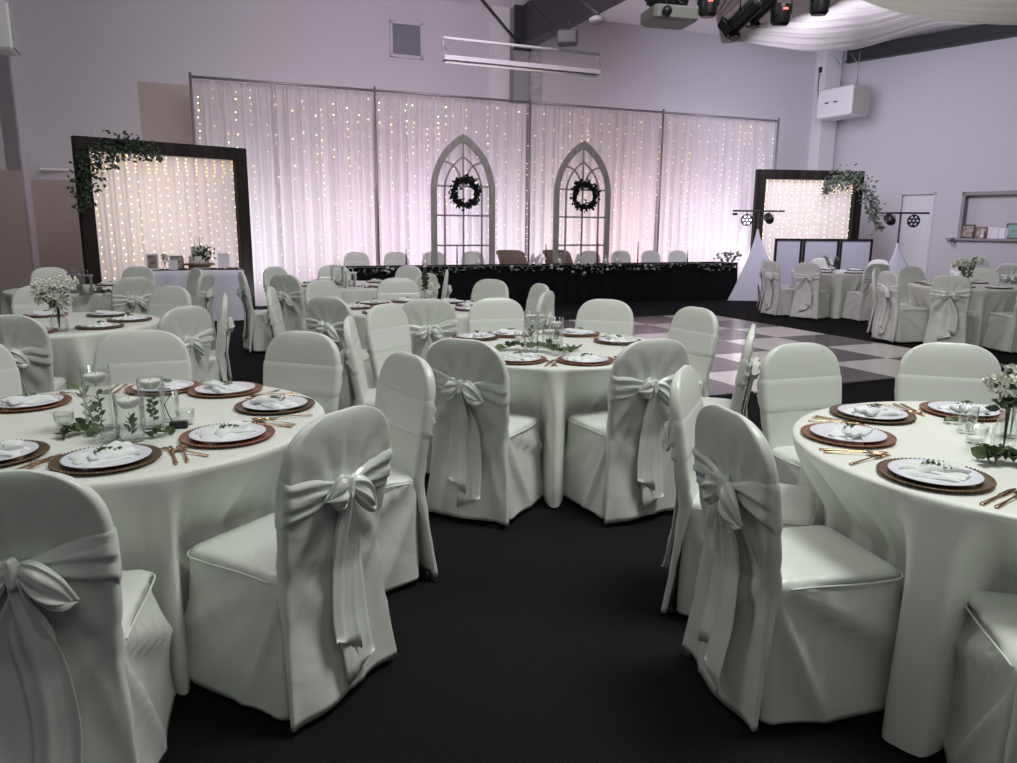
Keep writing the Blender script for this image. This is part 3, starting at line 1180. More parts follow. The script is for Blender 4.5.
def bouquet(x, y, z, label, seed, bloom, size=.06, height=.28, nst=5, lm='darkleaf', vase_h=.16, vr=.03, spread=.06, babys=False, nleaf=60, pet='petal'):
    r = random.Random(seed)
    e = empty('flower_vase', (x, y, z), 0, label, 'flower arrangement', 'flower arrangements on the tables')
    MB().lathe([(0, 0), (vr, 0), (vr * 1.1, .004), (vr * 1.15, vase_h * .45), (vr * .6, vase_h * .8), (vr * .65, vase_h), (vr * .58, vase_h), (vr * .5, vase_h * .8), (vr * 1.0, vase_h * .45), (vr * .9, .010), (0, .01)], 28).obj('glass_vase', M['glass'], e)
    st, lf, fl = MB(), MB(), MB()
    tips = []
    for k in range(nst):
        a = k * 2.4 + seed
        q = spread * (.3 + .7 * ((k * .618) % 1))
        tip = Vector((q * math.cos(a), q * math.sin(a), height * (.8 + .2 * ((k * .37) % 1))))
        st.tube([(0, 0, .012), (tip.x * .2, tip.y * .2, vase_h), tip], .0022, 5)
        tips.append(tip)
        for m_ in range(nleaf // nst):
            f = .45 + .55 * m_ / (nleaf / nst)
            p = Vector((tip.x * f, tip.y * f, tip.z * f))
            if p.z > vase_h * .9:
                lf.leaf(p, (r.uniform(-1, 1), r.uniform(-1, 1), r.uniform(-.2, .9)), r.uniform(.03, .055), .024, rn=r)
    st.obj('stems', M['stem'], e)
    lf.obj('leaves', M[lm], e)
    for k, tip in enumerate(tips[:bloom]):
        fb = MB()
        if babys:
            for m_ in range(170):
                d = Vector((r.gauss(0, 1), r.gauss(0, 1), r.gauss(.2, .8))).normalized() * r.uniform(.3, 1) * size
                fb.octa(tip + d, .0085)
        elif size > .05:
            hydrangea(fb, tip, size, 0, seed + k)
        else:
            flower(fb, tip, size, 0, seed + k)
        fb.obj('bloom', M[pet], e)
    return e
    return e


# table R
x, y = P(1003, 452)
bouquet(x, y, ZT, 'white hydrangea with dark leaves in a glass bud vase', 21, 1, .062, .30, 4, 'darkleaf', .16, .034, .05, nleaf=70)
x, y = P(1010, 437)
bouquet(x, y, ZT, 'smaller glass bud vase with white bloom behind the hydrangea', 22, 1, .04, .20, 3, 'darkleaf', .14, .03, .04, nleaf=30)
x, y = P(975, 443)
votive(x, y, 'small clear votive glass beside the hydrangea bud vase', .036, .06)
x, y = P(966, 433)
e = empty('glass_tumbler', (x, y, ZT), 0, 'clear empty tumbler behind the votive on the hydrangea table', 'glass')
MB().lathe([(0, 0), (.028, 0), (.030, .002), (.033, .10), (.031, .10), (.027, .010), (0, .009)], 28).obj('glass_body', M['glass'], e)
eucalyptus(pix((1030, 466, .01), (1005, 463, .03), (985, 463, .02)), 'thick eucalyptus branch lying in front of the hydrangea vase', 6, 34, .055, .045)
eucalyptus(pix((990, 420, .01), (965, 424, .01), (945, 423, .01)), 'thin leafy branch lying behind the tumbler on the hydrangea table', 8, 16, .04, .018)
# table M
x, y = P(531, 352)
candle_vase(x, y, .24, .045, .20, 'tall slim glass cylinder with floating candle on the eucalyptus table', 31)
x, y = P(549, 348)
candle_vase(x, y, .13, .045, .09, 'low glass cylinder with floating candle on the eucalyptus table', 32)
x, y = P(556, 344)
candle_vase(x, y, .17, .045, .12, 'medium glass cylinder with floating candle behind the low one', 33)
for i, (px, py, lb) in enumerate(((563, 353, 'small votive glass at front of the eucalyptus on the middle table'), (519, 340, 'small votive glass behind the tall slim cylinder'))):
    x, y = P(px, py)
    votive(x, y, lb)
eucalyptus(pix((560, 350, .02), (540, 352, .04), (515, 349, .03), (500, 351, .01)), 'long eucalyptus branch sprawled across the table beside the dance floor', 9, 40, .048, .035)
eucalyptus(pix((545, 352, .03), (560, 356, .03), (578, 350, .01)), 'short eucalyptus branch in front of the low cylinder', 10, 30, .045, .032)
# others
x, y = P(60, 331)
e = bouquet(x, y, ZT, "large arrangement of baby's breath and white roses in a tall glass vase", 41, 5, .075, .36, 8, 'sage', .17, .05, .11, True, 90)
for q, bc in enumerate(((-.06, -.05, .22), (.02, -.07, .25), (-.10, .0, .27), (.07, -.03, .20))):
    fb = MB()
    hydrangea(fb, bc, .045, 0, 60 + q, 34, .022)
    fb.obj('bloom', M['petal'], e)
x, y = P(425, 303)
bouquet(x, y, ZT, 'white rose and tall dark leafy sprig in a slim vase', 42, 0, .05, .36, 2, 'darkleaf', .14, .03, .02, nleaf=60)
x, y = P(427, 300)
x, y = P(424, 300)
bouquet(x + .1, y, ZT, 'single white rose in a low vase beside the leafy sprig', 43, 1, .055, .17, 1, 'sage', .10, .03, .01, nleaf=6)
x, y = P(832, 274)
bouquet(x, y, ZT, 'loose pale foliage centrepiece on the table before the panel screen', 44, 2, .045, .30, 6, 'sage', .12, .04, .18, nleaf=90)
x, y = P(966, 290)
bouquet(x, y, ZT, 'white roses with pale leaves on the table past the dance floor', 45, 4, .075, .38, 7, 'sage', .14, .05, .16, nleaf=90)


def lantern(px, py, label, w=.10, h=.22, m='white', solid=False):
    x, y = P(px, py)
    e = empty('lantern', (x, y, ZT), .4, label, 'lantern', 'candle lanterns on the tables')
    mb = MB()
    for sx in (-1, 1):
        for sy in (-1, 1):
            mb.box(sx * (w / 2), sy * (w / 2), h / 2, .014, .014, h)
    mb.box(0, 0, .008, w + .03, w + .03, .016)
    mb.box(0, 0, h, w + .03, w + .03, .016)
    mb.obj('lantern_frame', M[m], e, False)
    mb = MB()
    for sx in (-1, 1):
        mb.box(sx * w / 2, 0, h / 2, .003, w - .012, h - .018)
        mb.box(0, sx * w / 2, h / 2, w - .012, .003, h - .018)
    mb.obj('glass_pane', M['glass'], e, False)
    MB().lathe([(0, .017), (.028, .017), (.028, h * .5), (0, h * .5)], 16).obj('candle', M['candle'], e)
    MB().tube([(-.03, 0, h + .006), (-.025, 0, h + .05), (0, 0, h + .06), (.025, 0, h + .05), (.03, 0, h + .006)], .004, 6).obj('lantern_handle', M[m], e)


lantern(338, 286, 'white lantern box with a black window before the head table', .13, .24)
lantern(351, 288, 'smaller white lantern box beside the tall one before the head table', .10, .18)
lantern(74, 293, 'clear glass lantern farther from the wooden frame', .10, .20, 'pipe')
lantern(87, 295, 'clear glass lantern in front of the wooden frame post', .10, .20, 'pipe')
eucalyptus([(-4.9, 8.3, .01), (-4.6, 8.2, .03), (-4.2, 8.1, .01)], 'dark foliage around the glass lanterns', 12, 30, .08, .05, 'darkleaf')
eucalyptus([(-2.5, 9.4, .01), (-2.1, 9.2, .03), (-1.7, 9.1, .01)], 'grey-green foliage around the white lantern boxes', 13, 24, .08, .05, 'sage')

# ------------------------------------------------------------------ head table
HF = Vector((4.9, 16.5, 0))             # right front corner on the floor
HL = 8.5
he = empty('head_table', HF - U * HL / 2, AL, 'long head table under a floor-length black cloth', 'table')
rows = []
prof = [(0, .775, 0), (.0, .772, .0), (-.006, .765, 0), (-.01, .70, .2), (-.015, .5, .6), (-.02, .25, 1), (-.03, .012, 1.2)]
NP = 400
for off, z, wv in [(.3, .775, 0)] + prof:
    row = []
    per = 2 * (HL + .65)
    for k in range(NP):
        s = per * k / NP
        if s < HL:
            x, y, nx, ny = -HL / 2 + s, 0, 0, -1
        elif s < HL + .65:
            x, y, nx, ny = HL / 2, s - HL, 1, 0
        elif s < 2 * HL + .65:
            x, y, nx, ny = HL / 2 - (s - HL - .65), .65, 0, 1
        else:
            x, y, nx, ny = -HL / 2, .65 - (s - 2 * HL - .65), -1, 0
        w = wv * .014 * math.sin(s * 21 + 1.5 * math.sin(s * 2.7)) + (-off if off < .2 else 0)
        ox = -off if off > .2 else 0
        yy = y + ny * w
        xx = x + nx * w
        if off > .2:
            xx, yy = x * .9, .325
        row.append((xx, yy, z))
    rows.append(row)
MB().grid(rows, True, True, False, flip=True).obj('black_tablecloth', M['blackcloth'], he)
MB().box(0, .325, .757, HL - .04, .6, .025).obj('tabletop', M['brown'], he, False)


def head(s, off, z=0):
    p = HF - U * s + V * off
    return Vector((p.x, p.y, z))


def s_at(px, off):
    d = ray(px, 250)
    k = d.x / d.y
    b_ = HF + V * off
    # b - U s ;  bx - Ux s = k(by - Uy s)
    return (b_.x - k * b_.y) / (U.x - k * U.y)


hc = [(357, 'first'), (397, 'second'), (435, 'third'), (474, 'fourth'), (592, 'fifth'), (623, 'sixth'), (653, 'seventh'), (680, 'eighth')]
orders = ['at the far left end of', 'second from the left behind', 'third from the left behind', 'beside the wicker chairs, behind left half of', 'beside the right wicker chair behind', 'third from the right behind', 'second from the right behind', 'at the far right end of']
for n, (px, _) in enumerate(hc):
    s = s_at(px, 1.0)
    p = head(s, 1.0)
    o = place_chair(p.x, p.y, AL + PI, n % 4, 'white covered chair %s the black head table' % orders[n], 'white covered chairs behind the head table')
    o.scale = (1.06, 1.06, 1.06)
# wicker chairs
wk = None
for n, (px, lb) in enumerate(((510, 'tan wicker armchair behind the head table, between the two arches'), (556, 'tan wicker armchair behind the head table, in front of an arch'))):
    s = s_at(px, 1.0)
    p = head(s, 1.0)
    if wk is None:
        e = empty('wicker_chair', p, AL + PI, lb, 'chair', 'wicker armchairs behind the head table')
        mb = MB()
        rows = []
        for z, w, dd in ((.40, .27, .25), (.55, .285, .26), (.75, .32, .29), (.86, .35, .31), (.90, .37, .33), (.915, .36, .32), (.90, .33, .29), (.75, .285, .25), (.44, .235, .20)):
            arc = []
            for q in range(33):
                a = PI + PI * q / 32
                zz = z if z < .5 else z - .22 * (1 - abs(math.sin(a)) ** .10) * (z - .4) / .5
                arc.append((w * .92 * math.copysign(abs(math.cos(a)) ** .45, math.cos(a)), .20 + dd * 1.1 * math.copysign(abs(math.sin(a)) ** .45, math.sin(a)), zz))
            rows.append(arc)
        mb.grid(rows, False)
        # roll along the rim
        mb.tube([(.34 * math.copysign(abs(math.cos(PI + PI * q / 24)) ** .45, math.cos(PI + PI * q / 24)), .20 - .355 * abs(math.sin(PI + PI * q / 24)) ** .45, .91 - .22 * (1 - abs(math.sin(PI + PI * q / 24)) ** .10)) for q in range(25)], .03, 8)
        mb.obj('woven_back', M['rattan'], e)
        MB().rbox(0, .2, .41, .52, .48, .09, .02).obj('seat', M['rattan'], e)
        for sx in (-.22, .22):
            for sy in (0, .4):
                MB().tube([(sx, sy, 0), (sx, sy, .38)], .022, 8).obj('leg', M['rattan'], e)
        e.scale = (.80, 1, 1.10)
        wk = remember(e)
    else:
        stamp(wk, p, AL + PI, lb)

# garland along the front edge
r = random.Random(5)
ge = empty('leaf_garland', head(HL / 2, -.03, .77), AL, 'garland of leaves and small white flowers along the head table front edge', 'garland')
mb, fb = MB(), MB()
for k in range(520):
    s = r.uniform(-HL / 2, HL / 2)
    dens = .5 + .5 * math.sin(s * 2.9) * math.sin(s * 1.3 + 1)
    if r.random() > .35 + .65 * dens:
        continue
    zz = r.uniform(-.15 * dens - .02, .02)
    mb.leaf((s, r.uniform(-.06, .04 if zz > 0 else -.01), zz), (r.uniform(-1, 1), r.uniform(-1, 0), r.uniform(-.8, .3)), r.uniform(.05, .08), .035, rn=r)
    if k % 14 == 0:
        flower(fb, (s, -.06, zz), .028, 0, k)
for k in range(60):
    s = HL / 2 - r.uniform(0, .55)
    mb.leaf((s, r.uniform(-.05, .2), r.uniform(0, .22)), (r.uniform(-1, 1), r.uniform(-1, 1), r.uniform(-.3, 1)), .09, .045, rn=r)
mb.tube([(-HL / 2 + HL * k / 40, -.02, .005 + .01 * math.sin(k)) for k in range(41)], .006, 5)
mb.obj('leaves', M['sage'], ge)
fb.obj('blossoms', M['petal'], ge)

for n, (px, top, mt, lb) in enumerate(((406, 249, 'pipe', 'pale taper candle behind the head table sprigs, second chair'), (457, 245, 'black', 'black taper candle on the head table in front of the first arch'),
                                       (546, 244, 'black', 'black taper candle beside the right wicker chair'), (598, 243, 'black', 'black taper candle in front of the second arch edge'),
                                       (638, 242, 'brown', 'dark red taper candle between two covered head table chairs'), (688, 250, 'pipe', 'short pale taper near the right end of the head table'))):
    s = s_at(px, .3)
    p = head(s, .3, .775)
    zt_ = at_y(px, top, p.y).z - .775
    e = empty('taper_candle', p, 0, lb, 'candle', 'taper candles on the head table')
    MB().lathe([(0, 0), (.04, 0), (.04, .006), (.012, .015), (.01, .05), (.018, .06), (.018, .075), (0, .075)], 16).obj('candle_holder', M['black'], e)
    MB().lathe([(0, .07), (.013, .07), (.009, zt_), (0, zt_ + .005)], 12).obj('taper', M[mt], e)
for n, (px, lb) in enumerate(((479, 'hourglass candle glass on the head table before the fourth chair'), (560, 'hourglass candle glass in front of the right wicker chair'), (606, 'white pillar candle glass near the second arch'), (618, 'short white candle glass in front of a covered chair'), (425, 'cylinder candle glass at the third covered chair'))):
    s = s_at(px, .15)
    p = head(s, .15, .775)
    e = empty('candle_glass', p, 0, lb, 'candle holder', 'glass candle holders on the head table')
    MB().lathe([(0, 0), (.055, 0), (.07, .06), (.045, .12), (.025, .15), (.045, .19), (.06, .24), (.055, .24), (.04, .19), (.02, .155), (.04, .12), (.063, .06), (.05, .008), (0, .008)], 24).obj('glass_holder', M['glass'], e)
    MB().lathe([(0, .01), (.03, .01), (.03, .11), (0, .11)], 16).obj('candle', M['candle'], e)


def text(s, size, m, name, ext=.01):
    cu = bpy.data.curves.new(name, 'FONT')
    cu.body = s
    cu.size = size
    cu.extrude = ext
    cu.shear = .35
    cu.offset = .006
    cu.align_x = 'CENTER'
    o = bpy.data.objects.new(name, cu)
    col.objects.link(o)
    dg = bpy.context.evaluated_depsgraph_get()
    me = bpy.data.meshes.new_from_object(o.evaluated_get(dg))
    bpy.data.objects.remove(o)
    me.materials.clear()
    me.materials.append(m)
    q = bpy.data.objects.new(name, me)
    col.objects.link(q)
    return q


for px, tx, lb in ((536, 'Mr', 'white script table sign reading Mr on the head table'), (584, 'Mrs', 'white script table sign reading Mrs on the head table')):
    s = s_at(px, .12)
    p = head(s, .12, .777)
    o = text(tx, .30, M['white'], 'table_sign')
    o.location = p
    o.rotation_euler = (PI / 2, 0, AL)
    tag(o, lb, 'sign', 'script signs on the head table')


# ------------------------------------------------------------------ pleated drapes and fairy lights
def pleats(mb, L, z0, z1, seed, n=None, amp=.035, dens=9, bulge=0):
    r = random.Random(seed)
    n = n or int(L * 60)
    ph = [r.uniform(0, 6) for _ in range(6)]
    rows = []
    for j in range(15):
        f = j / 14
        z = z0 + (z1 - z0) * f
        row = []
        for i in range(n + 1):
            x = L * i / n
            env = .55 + .45 * math.sin(x * 2.3 + ph[0]) * math.sin(x * 5.1 + ph[1])
            y = amp * env * math.sin(x * dens * 2 * PI + 2.2 * math.sin(x * 3.7 + ph[2]) + .6 * (1 - f) * math.sin(x * 2 + ph[3]))
            y += .4 * amp * math.sin(x * dens * 4.3 * PI + ph[4] + f) * (.5 + .5 * f)
            y *= (1 if f < .97 else .5)
            y += bulge * (1 - f) * math.sin(x * 1.7 + ph[5])
            row.append((x, y, z))
        rows.append(row)
    mb.grid(rows, False)
    return mb


ZD = 3.90
PL = 3.125
names_d = ['first drape section beside the tall wooden frame', 'second drape section, ending at the first arch', 'third drape section, behind the arch pair', 'fourth drape section, nearest the corner speaker stand']
st = empty('drape_stand', D0, AL, 'pipe and drape stand of upright poles with top rails', 'drape stand')
for k in range(5):
    mb = MB().tube([(k * PL, -.13, 0), (k * PL, -.13, ZD + .09)], .024, 12)
    mb.obj('upright_pole', M['pipe'], st)
    MB().box(k * PL, -.13, .006, .4, .4, .012).obj('base_plate', M['pipe'], st, False)
    if k < 4:
        MB().tube([(k * PL, -.13, ZD + .02), ((k + 1) * PL, -.13, ZD + .02)], .024, 10).obj('top_rail', M['pipe'], st)
for k in range(4):
    o = pleats(MB(), PL - .04, .03, ZD, 60 + k, amp=.085, dens=4.3).obj('pleated_drape', M['drape'])
    p = D0 + U * (k * PL + .02)
    o.location = p
    o.rotation_euler = (0, 0, AL)
    tag(o, 'sheer white pleated backdrop drape, %s' % names_d[k], 'drape', 'backdrop drapes on the pipe stand')
    e = empty('fairy_light_curtain', p - V * .12, AL, 'warm fairy light strands over the %s' % names_d[k], 'fairy lights', 'fairy light curtains on the backdrop')
    r = random.Random(90 + k)
    for q in range(15):
        x = (q + .5) * PL / 15 + r.uniform(-.06, .06)
        mb = MB()
        dz = r.uniform(.10, .16)
        z = ZD - .12 - r.uniform(0, .1)
        mb.tube([(x, 0, ZD - .03), (x, 0, .3)], .0012, 3, 0)
        while z > .4:
            if r.random() < .50:
                up = (z / ZD)
                rad = .0065 + .011 * max(0, up - .3) * r.random()
                mi = 1 if r.random() < up * .75 else 2
                mb.octa((x + r.uniform(-.015, .015), r.uniform(-.006, .004), z), rad, mi)
            z -= dz * r.uniform(.8, 1.2)
        mb.obj('light_strand', [M['wire'], M['bulb'], M['bulbw']], e, False)


def wood_frame(p, q, label, seed, h=2.76, w=.20):
    p, q = Vector(p), Vector(q)
    d = q - p
    L = d.length
    rz = math.atan2(d.y, d.x)
    e = empty('wooden_frame', p, rz, label, 'backdrop frame', 'dark wooden backdrop frames')
    dep = .14
    for x in (w / 2, L - w / 2):
        MB().rbox(x, 0, (h - w) / 2, w, dep, h - w, .008).obj('post', M['wood'], e, False)
    MB().rbox(L / 2, 0, h - w / 2, L, dep, w, .008).obj('crossbeam', M['wood'], e, False)
    for x in (w / 2, L - w / 2):
        MB().box(x, 0, .02, w + .04, .7, .04).obj('base_foot', M['wood'], e, False)
    pl = pleats(MB(), L - 2 * w, .04, h - w, seed, amp=.035, dens=5.5)
    o = pl.obj('inner_drape', M['drape'], e)
    o.location = (w, .05, 0)
    r = random.Random(seed)
    fe = e
    for k in range(15):
        x = w + .06 + (L - 2 * w - .12) * k / 14 + r.uniform(-.02, .02)
        mb = MB()
        mb.tube([(x, -.02, h - w), (x, -.02, .2)], .0012, 3, 0)
        z = h - w - .04
        while z > .3:
            dense = z > h - w - .25
            mb.octa((x + r.uniform(-.02, .02), -.03 + r.uniform(-.008, .008), z), .0095, 1 if r.random() < (.9 if dense else .5) else 2)
            z -= .06 if dense else r.uniform(.09, .16)
        mb.obj('light_strand', [M['wire'], M['bulb'], M['bulbw']], e, False)
    return e, L


FLp = (-6.47, 11.69, 0)
FRp = (-4.52, 13.45, 0)
f1, L1 = wood_frame(FLp, FRp, 'dark wooden frame with glowing drape behind the cake table', 71)
f2, L2 = wood_frame((5.36, 17.10, 0), (7.83, 17.45, 0), 'dark wooden frame with glowing drape behind the white panel screen', 72)


def frame_garland(parent_loc, rz, pts, label, seed, n, mt='darkleaf', size=.075, spread=.11):
    r = random.Random(seed)
    e = empty('eucalyptus_garland', parent_loc, rz, label, 'garland', 'greenery garlands on the wooden frames')
    mb = MB()
    P_ = [Vector(p) for p in pts]
    mb.tube(P_, .008, 6)
    mb.obj('stem', M['stem'], e)
    mb = MB()
    for k in range(n):
        f = r.random() * (len(P_) - 1)
        i = min(len(P_) - 2, int(f))
        p = P_[i].lerp(P_[i + 1], f - i)
        thin = 1 - abs(2 * f / (len(P_) - 1) - 1) ** 3 * .7
        o = Vector((r.gauss(0, spread * thin), r.uniform(-.16, -.0), r.gauss(0, spread * thin)))
        mb.leaf(p + o, (r.uniform(-1, 1), r.uniform(-1, .3), r.uniform(-1, .8)), size * r.uniform(.6, 1.2), size * .6, rn=r)
    mb.obj('leaves', M[mt], e)


rz1 = math.atan2(FRp[1] - FLp[1], FRp[0] - FLp[0])
frame_garland(FLp, rz1, [(-.02, -.1, 1.7), (.06, -.1, 2.05), (.16, -.1, 2.36), (.45, -.1, 2.55), (.75, -.1, 2.66), (1.2, -.1, 2.5)], 'dark green eucalyptus garland draped over the corner of the frame behind the cake', 3, 620, 'darkleaf')
frame_garland((5.36, 17.10, 0), math.atan2(.35, 2.47), [(1.5, -.1, 2.3), (1.7, -.1, 2.58), (2.0, -.1, 2.64), (2.35, -.1, 2.50), (2.6, -.1, 2.2), (2.72, -.1, 1.85), (2.88, -.1, 1.5)], 'pale green garland trailing off the corner of the frame behind the panel screen', 4, 620, 'sage', .09)


# ------------------------------------------------------------------ arches with wreaths
def arch(s, label, wlab, seed):
    W, Ht, sp_h = 1.30, 3.22, 2.15
    base = D0 + U * s - V * .36
    e = empty('gothic_arch', base, AL, label, 'arch', 'grey gothic arch frames')

    def outline(w, spz, apex):
        # two arcs meeting at a point
        h = apex - spz
        a = w / 2
        Rr = (a * a + h * h) / (2 * a)
        pts = [(-a, .0), (-a, spz * .5), (-a, spz)]
        th = math.asin(min(1, h / Rr))
        for k in range(1, 15):
            t = th * k / 14
            pts.append((-a + Rr - Rr * math.cos(t), spz + Rr * math.sin(t)))
        return pts + [(-x, z) for x, z in pts[::-1][1:]]

    o1 = outline(W, sp_h, Ht)
    o2 = outline(W - .22, sp_h, Ht - .15)
    mb = MB()
    rows = []
    for y, o in ((-.03, o1), (-.03, o2), (.03, o2), (.03, o1), (-.03, o1)):
        rows.append([(x, y, z) for x, z in o])
    mb.grid(rows, False)
    for o, idx in ((o1, 0), (o1, -1)):
        pass
    flat(mb.obj('arch_frame', M['arch'], e), .7)

    def bar(pts, name='glazing_bar'):
        m_ = MB()
        rows = []
        for i, (x, z) in enumerate(pts):
            j0, j1 = max(0, i - 1), min(len(pts) - 1, i + 1)
            dx, dz = pts[j1][0] - pts[j0][0], pts[j1][1] - pts[j0][1]
            n = math.hypot(dx, dz)
            nx, nz = -dz / n * .017, dx / n * .017
            rows.append([(x + nx, -.012, z + nz), (x - nx, -.012, z - nz), (x - nx, .012, z - nz), (x + nx, .012, z + nz)])
        m_.grid(rows, True, True, True)
        m_.obj(name, M['arch'], e, False)

    ai = W / 2 - .11
    bar([(0, .0), (0, Ht - .14)])
    inner = outline(.76, sp_h, Ht - .42)
    bar(inner)
    for z in (.55, 1.13, 1.70, 2.25):
        bar([(-ai, z), (ai, z)])
    # curved tracery from the shoulders down to the centre
    for sg in (-1, 1):
        bar([(sg * (.40 - .36 * math.sin(t) * 1.0), 2.72 - .02 - .42 * (1 - math.cos(t))) for t in [PI / 2 * k / 10 for k in range(11)]])
    # wreath
    r = random.Random(seed)
    wp = base - V * .05
    w = empty('wreath', (wp.x, wp.y, 2.13), AL, wlab, 'wreath', 'dark leaf wreaths on the arches')
    m_ = MB()
    m_.tube([(.235 * math.cos(2 * PI * k / 24), -.03, .235 * math.sin(2 * PI * k / 24)) for k in range(25)], .04, 8)
    m_.obj('wreath_ring', M['blackleaf'], w)
    m_ = MB()
    for k in range(300):
        a = r.uniform(0, 2 * PI)
        q = .235 + r.gauss(0, .035)
        m_.leaf((q * math.cos(a), -.04 + r.uniform(-.04, .02), q * math.sin(a)), (math.cos(a + r.uniform(-2.2, 2.2)), r.uniform(-.8, .1), math.sin(a + r.uniform(-2.2, 2.2))), .085, .05, rn=r)
    m_.obj('leaves', M['blackleaf'], w)


def sd_at(px, off):
    d = ray(px, 200)
    k = d.x / d.y
    b_ = D0 - V * off
    return (k * b_.y - b_.x) / (U.x - k * U.y)


arch(sd_at(463, .34), 'grey pointed arch frame with wreath near the middle of the drapes', 'dark leaf wreath on the arch behind the fourth chair', 1)
arch(sd_at(582, .34), 'grey pointed arch frame with wreath behind a wicker chair', 'dark leaf wreath on the arch farther along the drape', 2)

# ------------------------------------------------------------------ cake table
ce = empty('cake_table', (-4.92, 12.05, 0), .42, 'rectangular cake table under a floor-length pale lilac cloth', 'table')
CW, CD = 1.36, .66
rows = []
for inset, z, wv in ((.25, .80, 0), (.01, .80, 0), (0, .793, 0), (0, .7, .3), (0, .4, .8), (0, .012, 1.2)):
    row = []
    per = 2 * (CW + CD)
    for k in range(200):
        s = per * k / 200
        if s < CW:
            x, y, nx, ny = -CW / 2 + s, -CD / 2, 0, -1
        elif s < CW + CD:
            x, y, nx, ny = CW / 2, -CD / 2 + s - CW, 1, 0
        elif s < 2 * CW + CD:
            x, y, nx, ny = CW / 2 - (s - CW - CD), CD / 2, 0, 1
        else:
            x, y, nx, ny = -CW / 2, CD / 2 - (s - 2 * CW - CD), -1, 0
        w = wv * (.022 * math.sin(s * 18 + 2 * math.sin(s * 3)) + .015) - inset
        row.append((x + nx * w, y + ny * w, z))
    rows.append(row)
MB().grid(rows, True, True, False, flip=True).obj('tablecloth', M['cakecloth'], ce)


def cpt(px, py, z=.80, back=0):
    p = at_z(px, py, z)
    return Vector((p.x, p.y, z))


def on_cake(u, v, z=.801):
    c, s = math.cos(.42), math.sin(.42)
    return (-4.92 + u * c - v * s, 12.05 + u * s + v * c, z)


e = empty('wedding_cake', on_cake(.05, .05), .42, 'two-tier white cake with greenery on a wooden board', 'cake')
MB().lathe([(0, 0), (.16, 0), (.165, .01), (.16, .065), (0, .065)], 32).obj('cake_base', M['cake'], e)
MB().lathe([(0, .065), (.23, .065), (.235, .075), (.23, .09), (0, .09)], 32).obj('cake_board', M['brown'], e)
MB().lathe([(0, .09), (.15, .09), (.152, .10), (.15, .20), (.145, .205), (0, .205)], 32).obj('lower_tier', M['cake'], e)
MB().lathe([(0, .205), (.105, .205), (.105, .35), (.10, .356), (0, .356)], 32).obj('upper_tier', M['cake'], e)
mb = MB()
r = random.Random(8)
for k in range(90):
    mb.leaf((.08 + r.gauss(0, .07), -.10 + r.uniform(-.05, .0), .25 + r.gauss(0, .055)), (r.uniform(-1, 1), -r.random(), r.uniform(-1, 1)), .06, .03, rn=r)
mb.obj('leaves', M['darkleaf'], e)
for fc, fr in (((.12, -.15, .23), .045), ((.03, -.14, .27), .035)):
    mb = MB()
    flower(mb, fc, fr, 0, 4)
    mb.obj('bloom', M['petal'], e)
mb = MB()
mb.tube([(-.05, 0, .355), (-.05, 0, .47), (-.02, 0, .52), (.0, 0, .47), (.0, 0, .42)], .005, 6)
mb.tube([(.02, 0, .355), (.03, 0, .50), (.07, 0, .52), (.08, 0, .45)], .005, 6)
mb.obj('cake_topper', M['pipe'], e)


def photo_frame(loc, rz, w, h, m, label, border=.02, fm='card', name='photo_frame', group='framed photos'):
    e = empty(name, loc, rz, label, 'picture frame', group)
    e.rotation_euler = (-.15, 0, rz)
    mb = MB()
    mb.box(-w / 2 + border / 2, 0, h / 2, border, .015, h)
    mb.box(w / 2 - border / 2, 0, h / 2, border, .015, h)
    mb.box(0, 0, border / 2, w - 2 * border, .015, border)
    mb.box(0, 0, h - border / 2, w - 2 * border, .015, border)
    mb.obj('frame_moulding', M[fm], e, False)
    MB().box(0, .003, h / 2, w - 2 * border, .008, h - 2 * border).obj('photo', M[m], e, False)
    return e


photo_frame(on_cake(-.62, .0), .3, .17, .24, 'photo', 'white photo frame near the end of the cake table', .02, 'card', group='frames on the cake table')
photo_frame(on_cake(-.27, .12), .42, .20, .21, 'photo', 'dark photo frame behind the white card on the cake table', .02, 'sill', group='frames on the cake table')
photo_frame(on_cake(.42, .12), .35, .17, .24, 'card', 'white leaning frame beside the cake', .018, 'card', group='frames on the cake table')
o = MB().box(0, 0, .075, .13, .004, .15).obj('menu_card', M['card'], None, False)
o.location = on_cake(-.33, -.12)
o.rotation_euler = (-.12, 0, .42)
tag(o, 'blank-looking white card standing on the cake table before the dark frame', 'card')
e = bouquet(*on_cake(-.45, .1), 'small dried flower spray behind the white photo frame', 50, 1, .03, .26, 4, 'sage', .08, .02, .08, nleaf=30)
for q, (u, v, lb) in enumerate(((.30, -.2, 'cluster of dark berries before the cake'), (.52, -.15, 'dark petals near the cake table corner'), (-.1, -.22, 'dark napkin pile in front of the cake'))):
    mb = MB()
    for k in range(9):
        mb.ball((r.uniform(-.09, .09), r.uniform(-.04, .04), .016), .016, 8)
    o = mb.obj('dark_favor', M['brown'])
    o.location = on_cake(u, v)
    tag(o, lb, 'decoration')

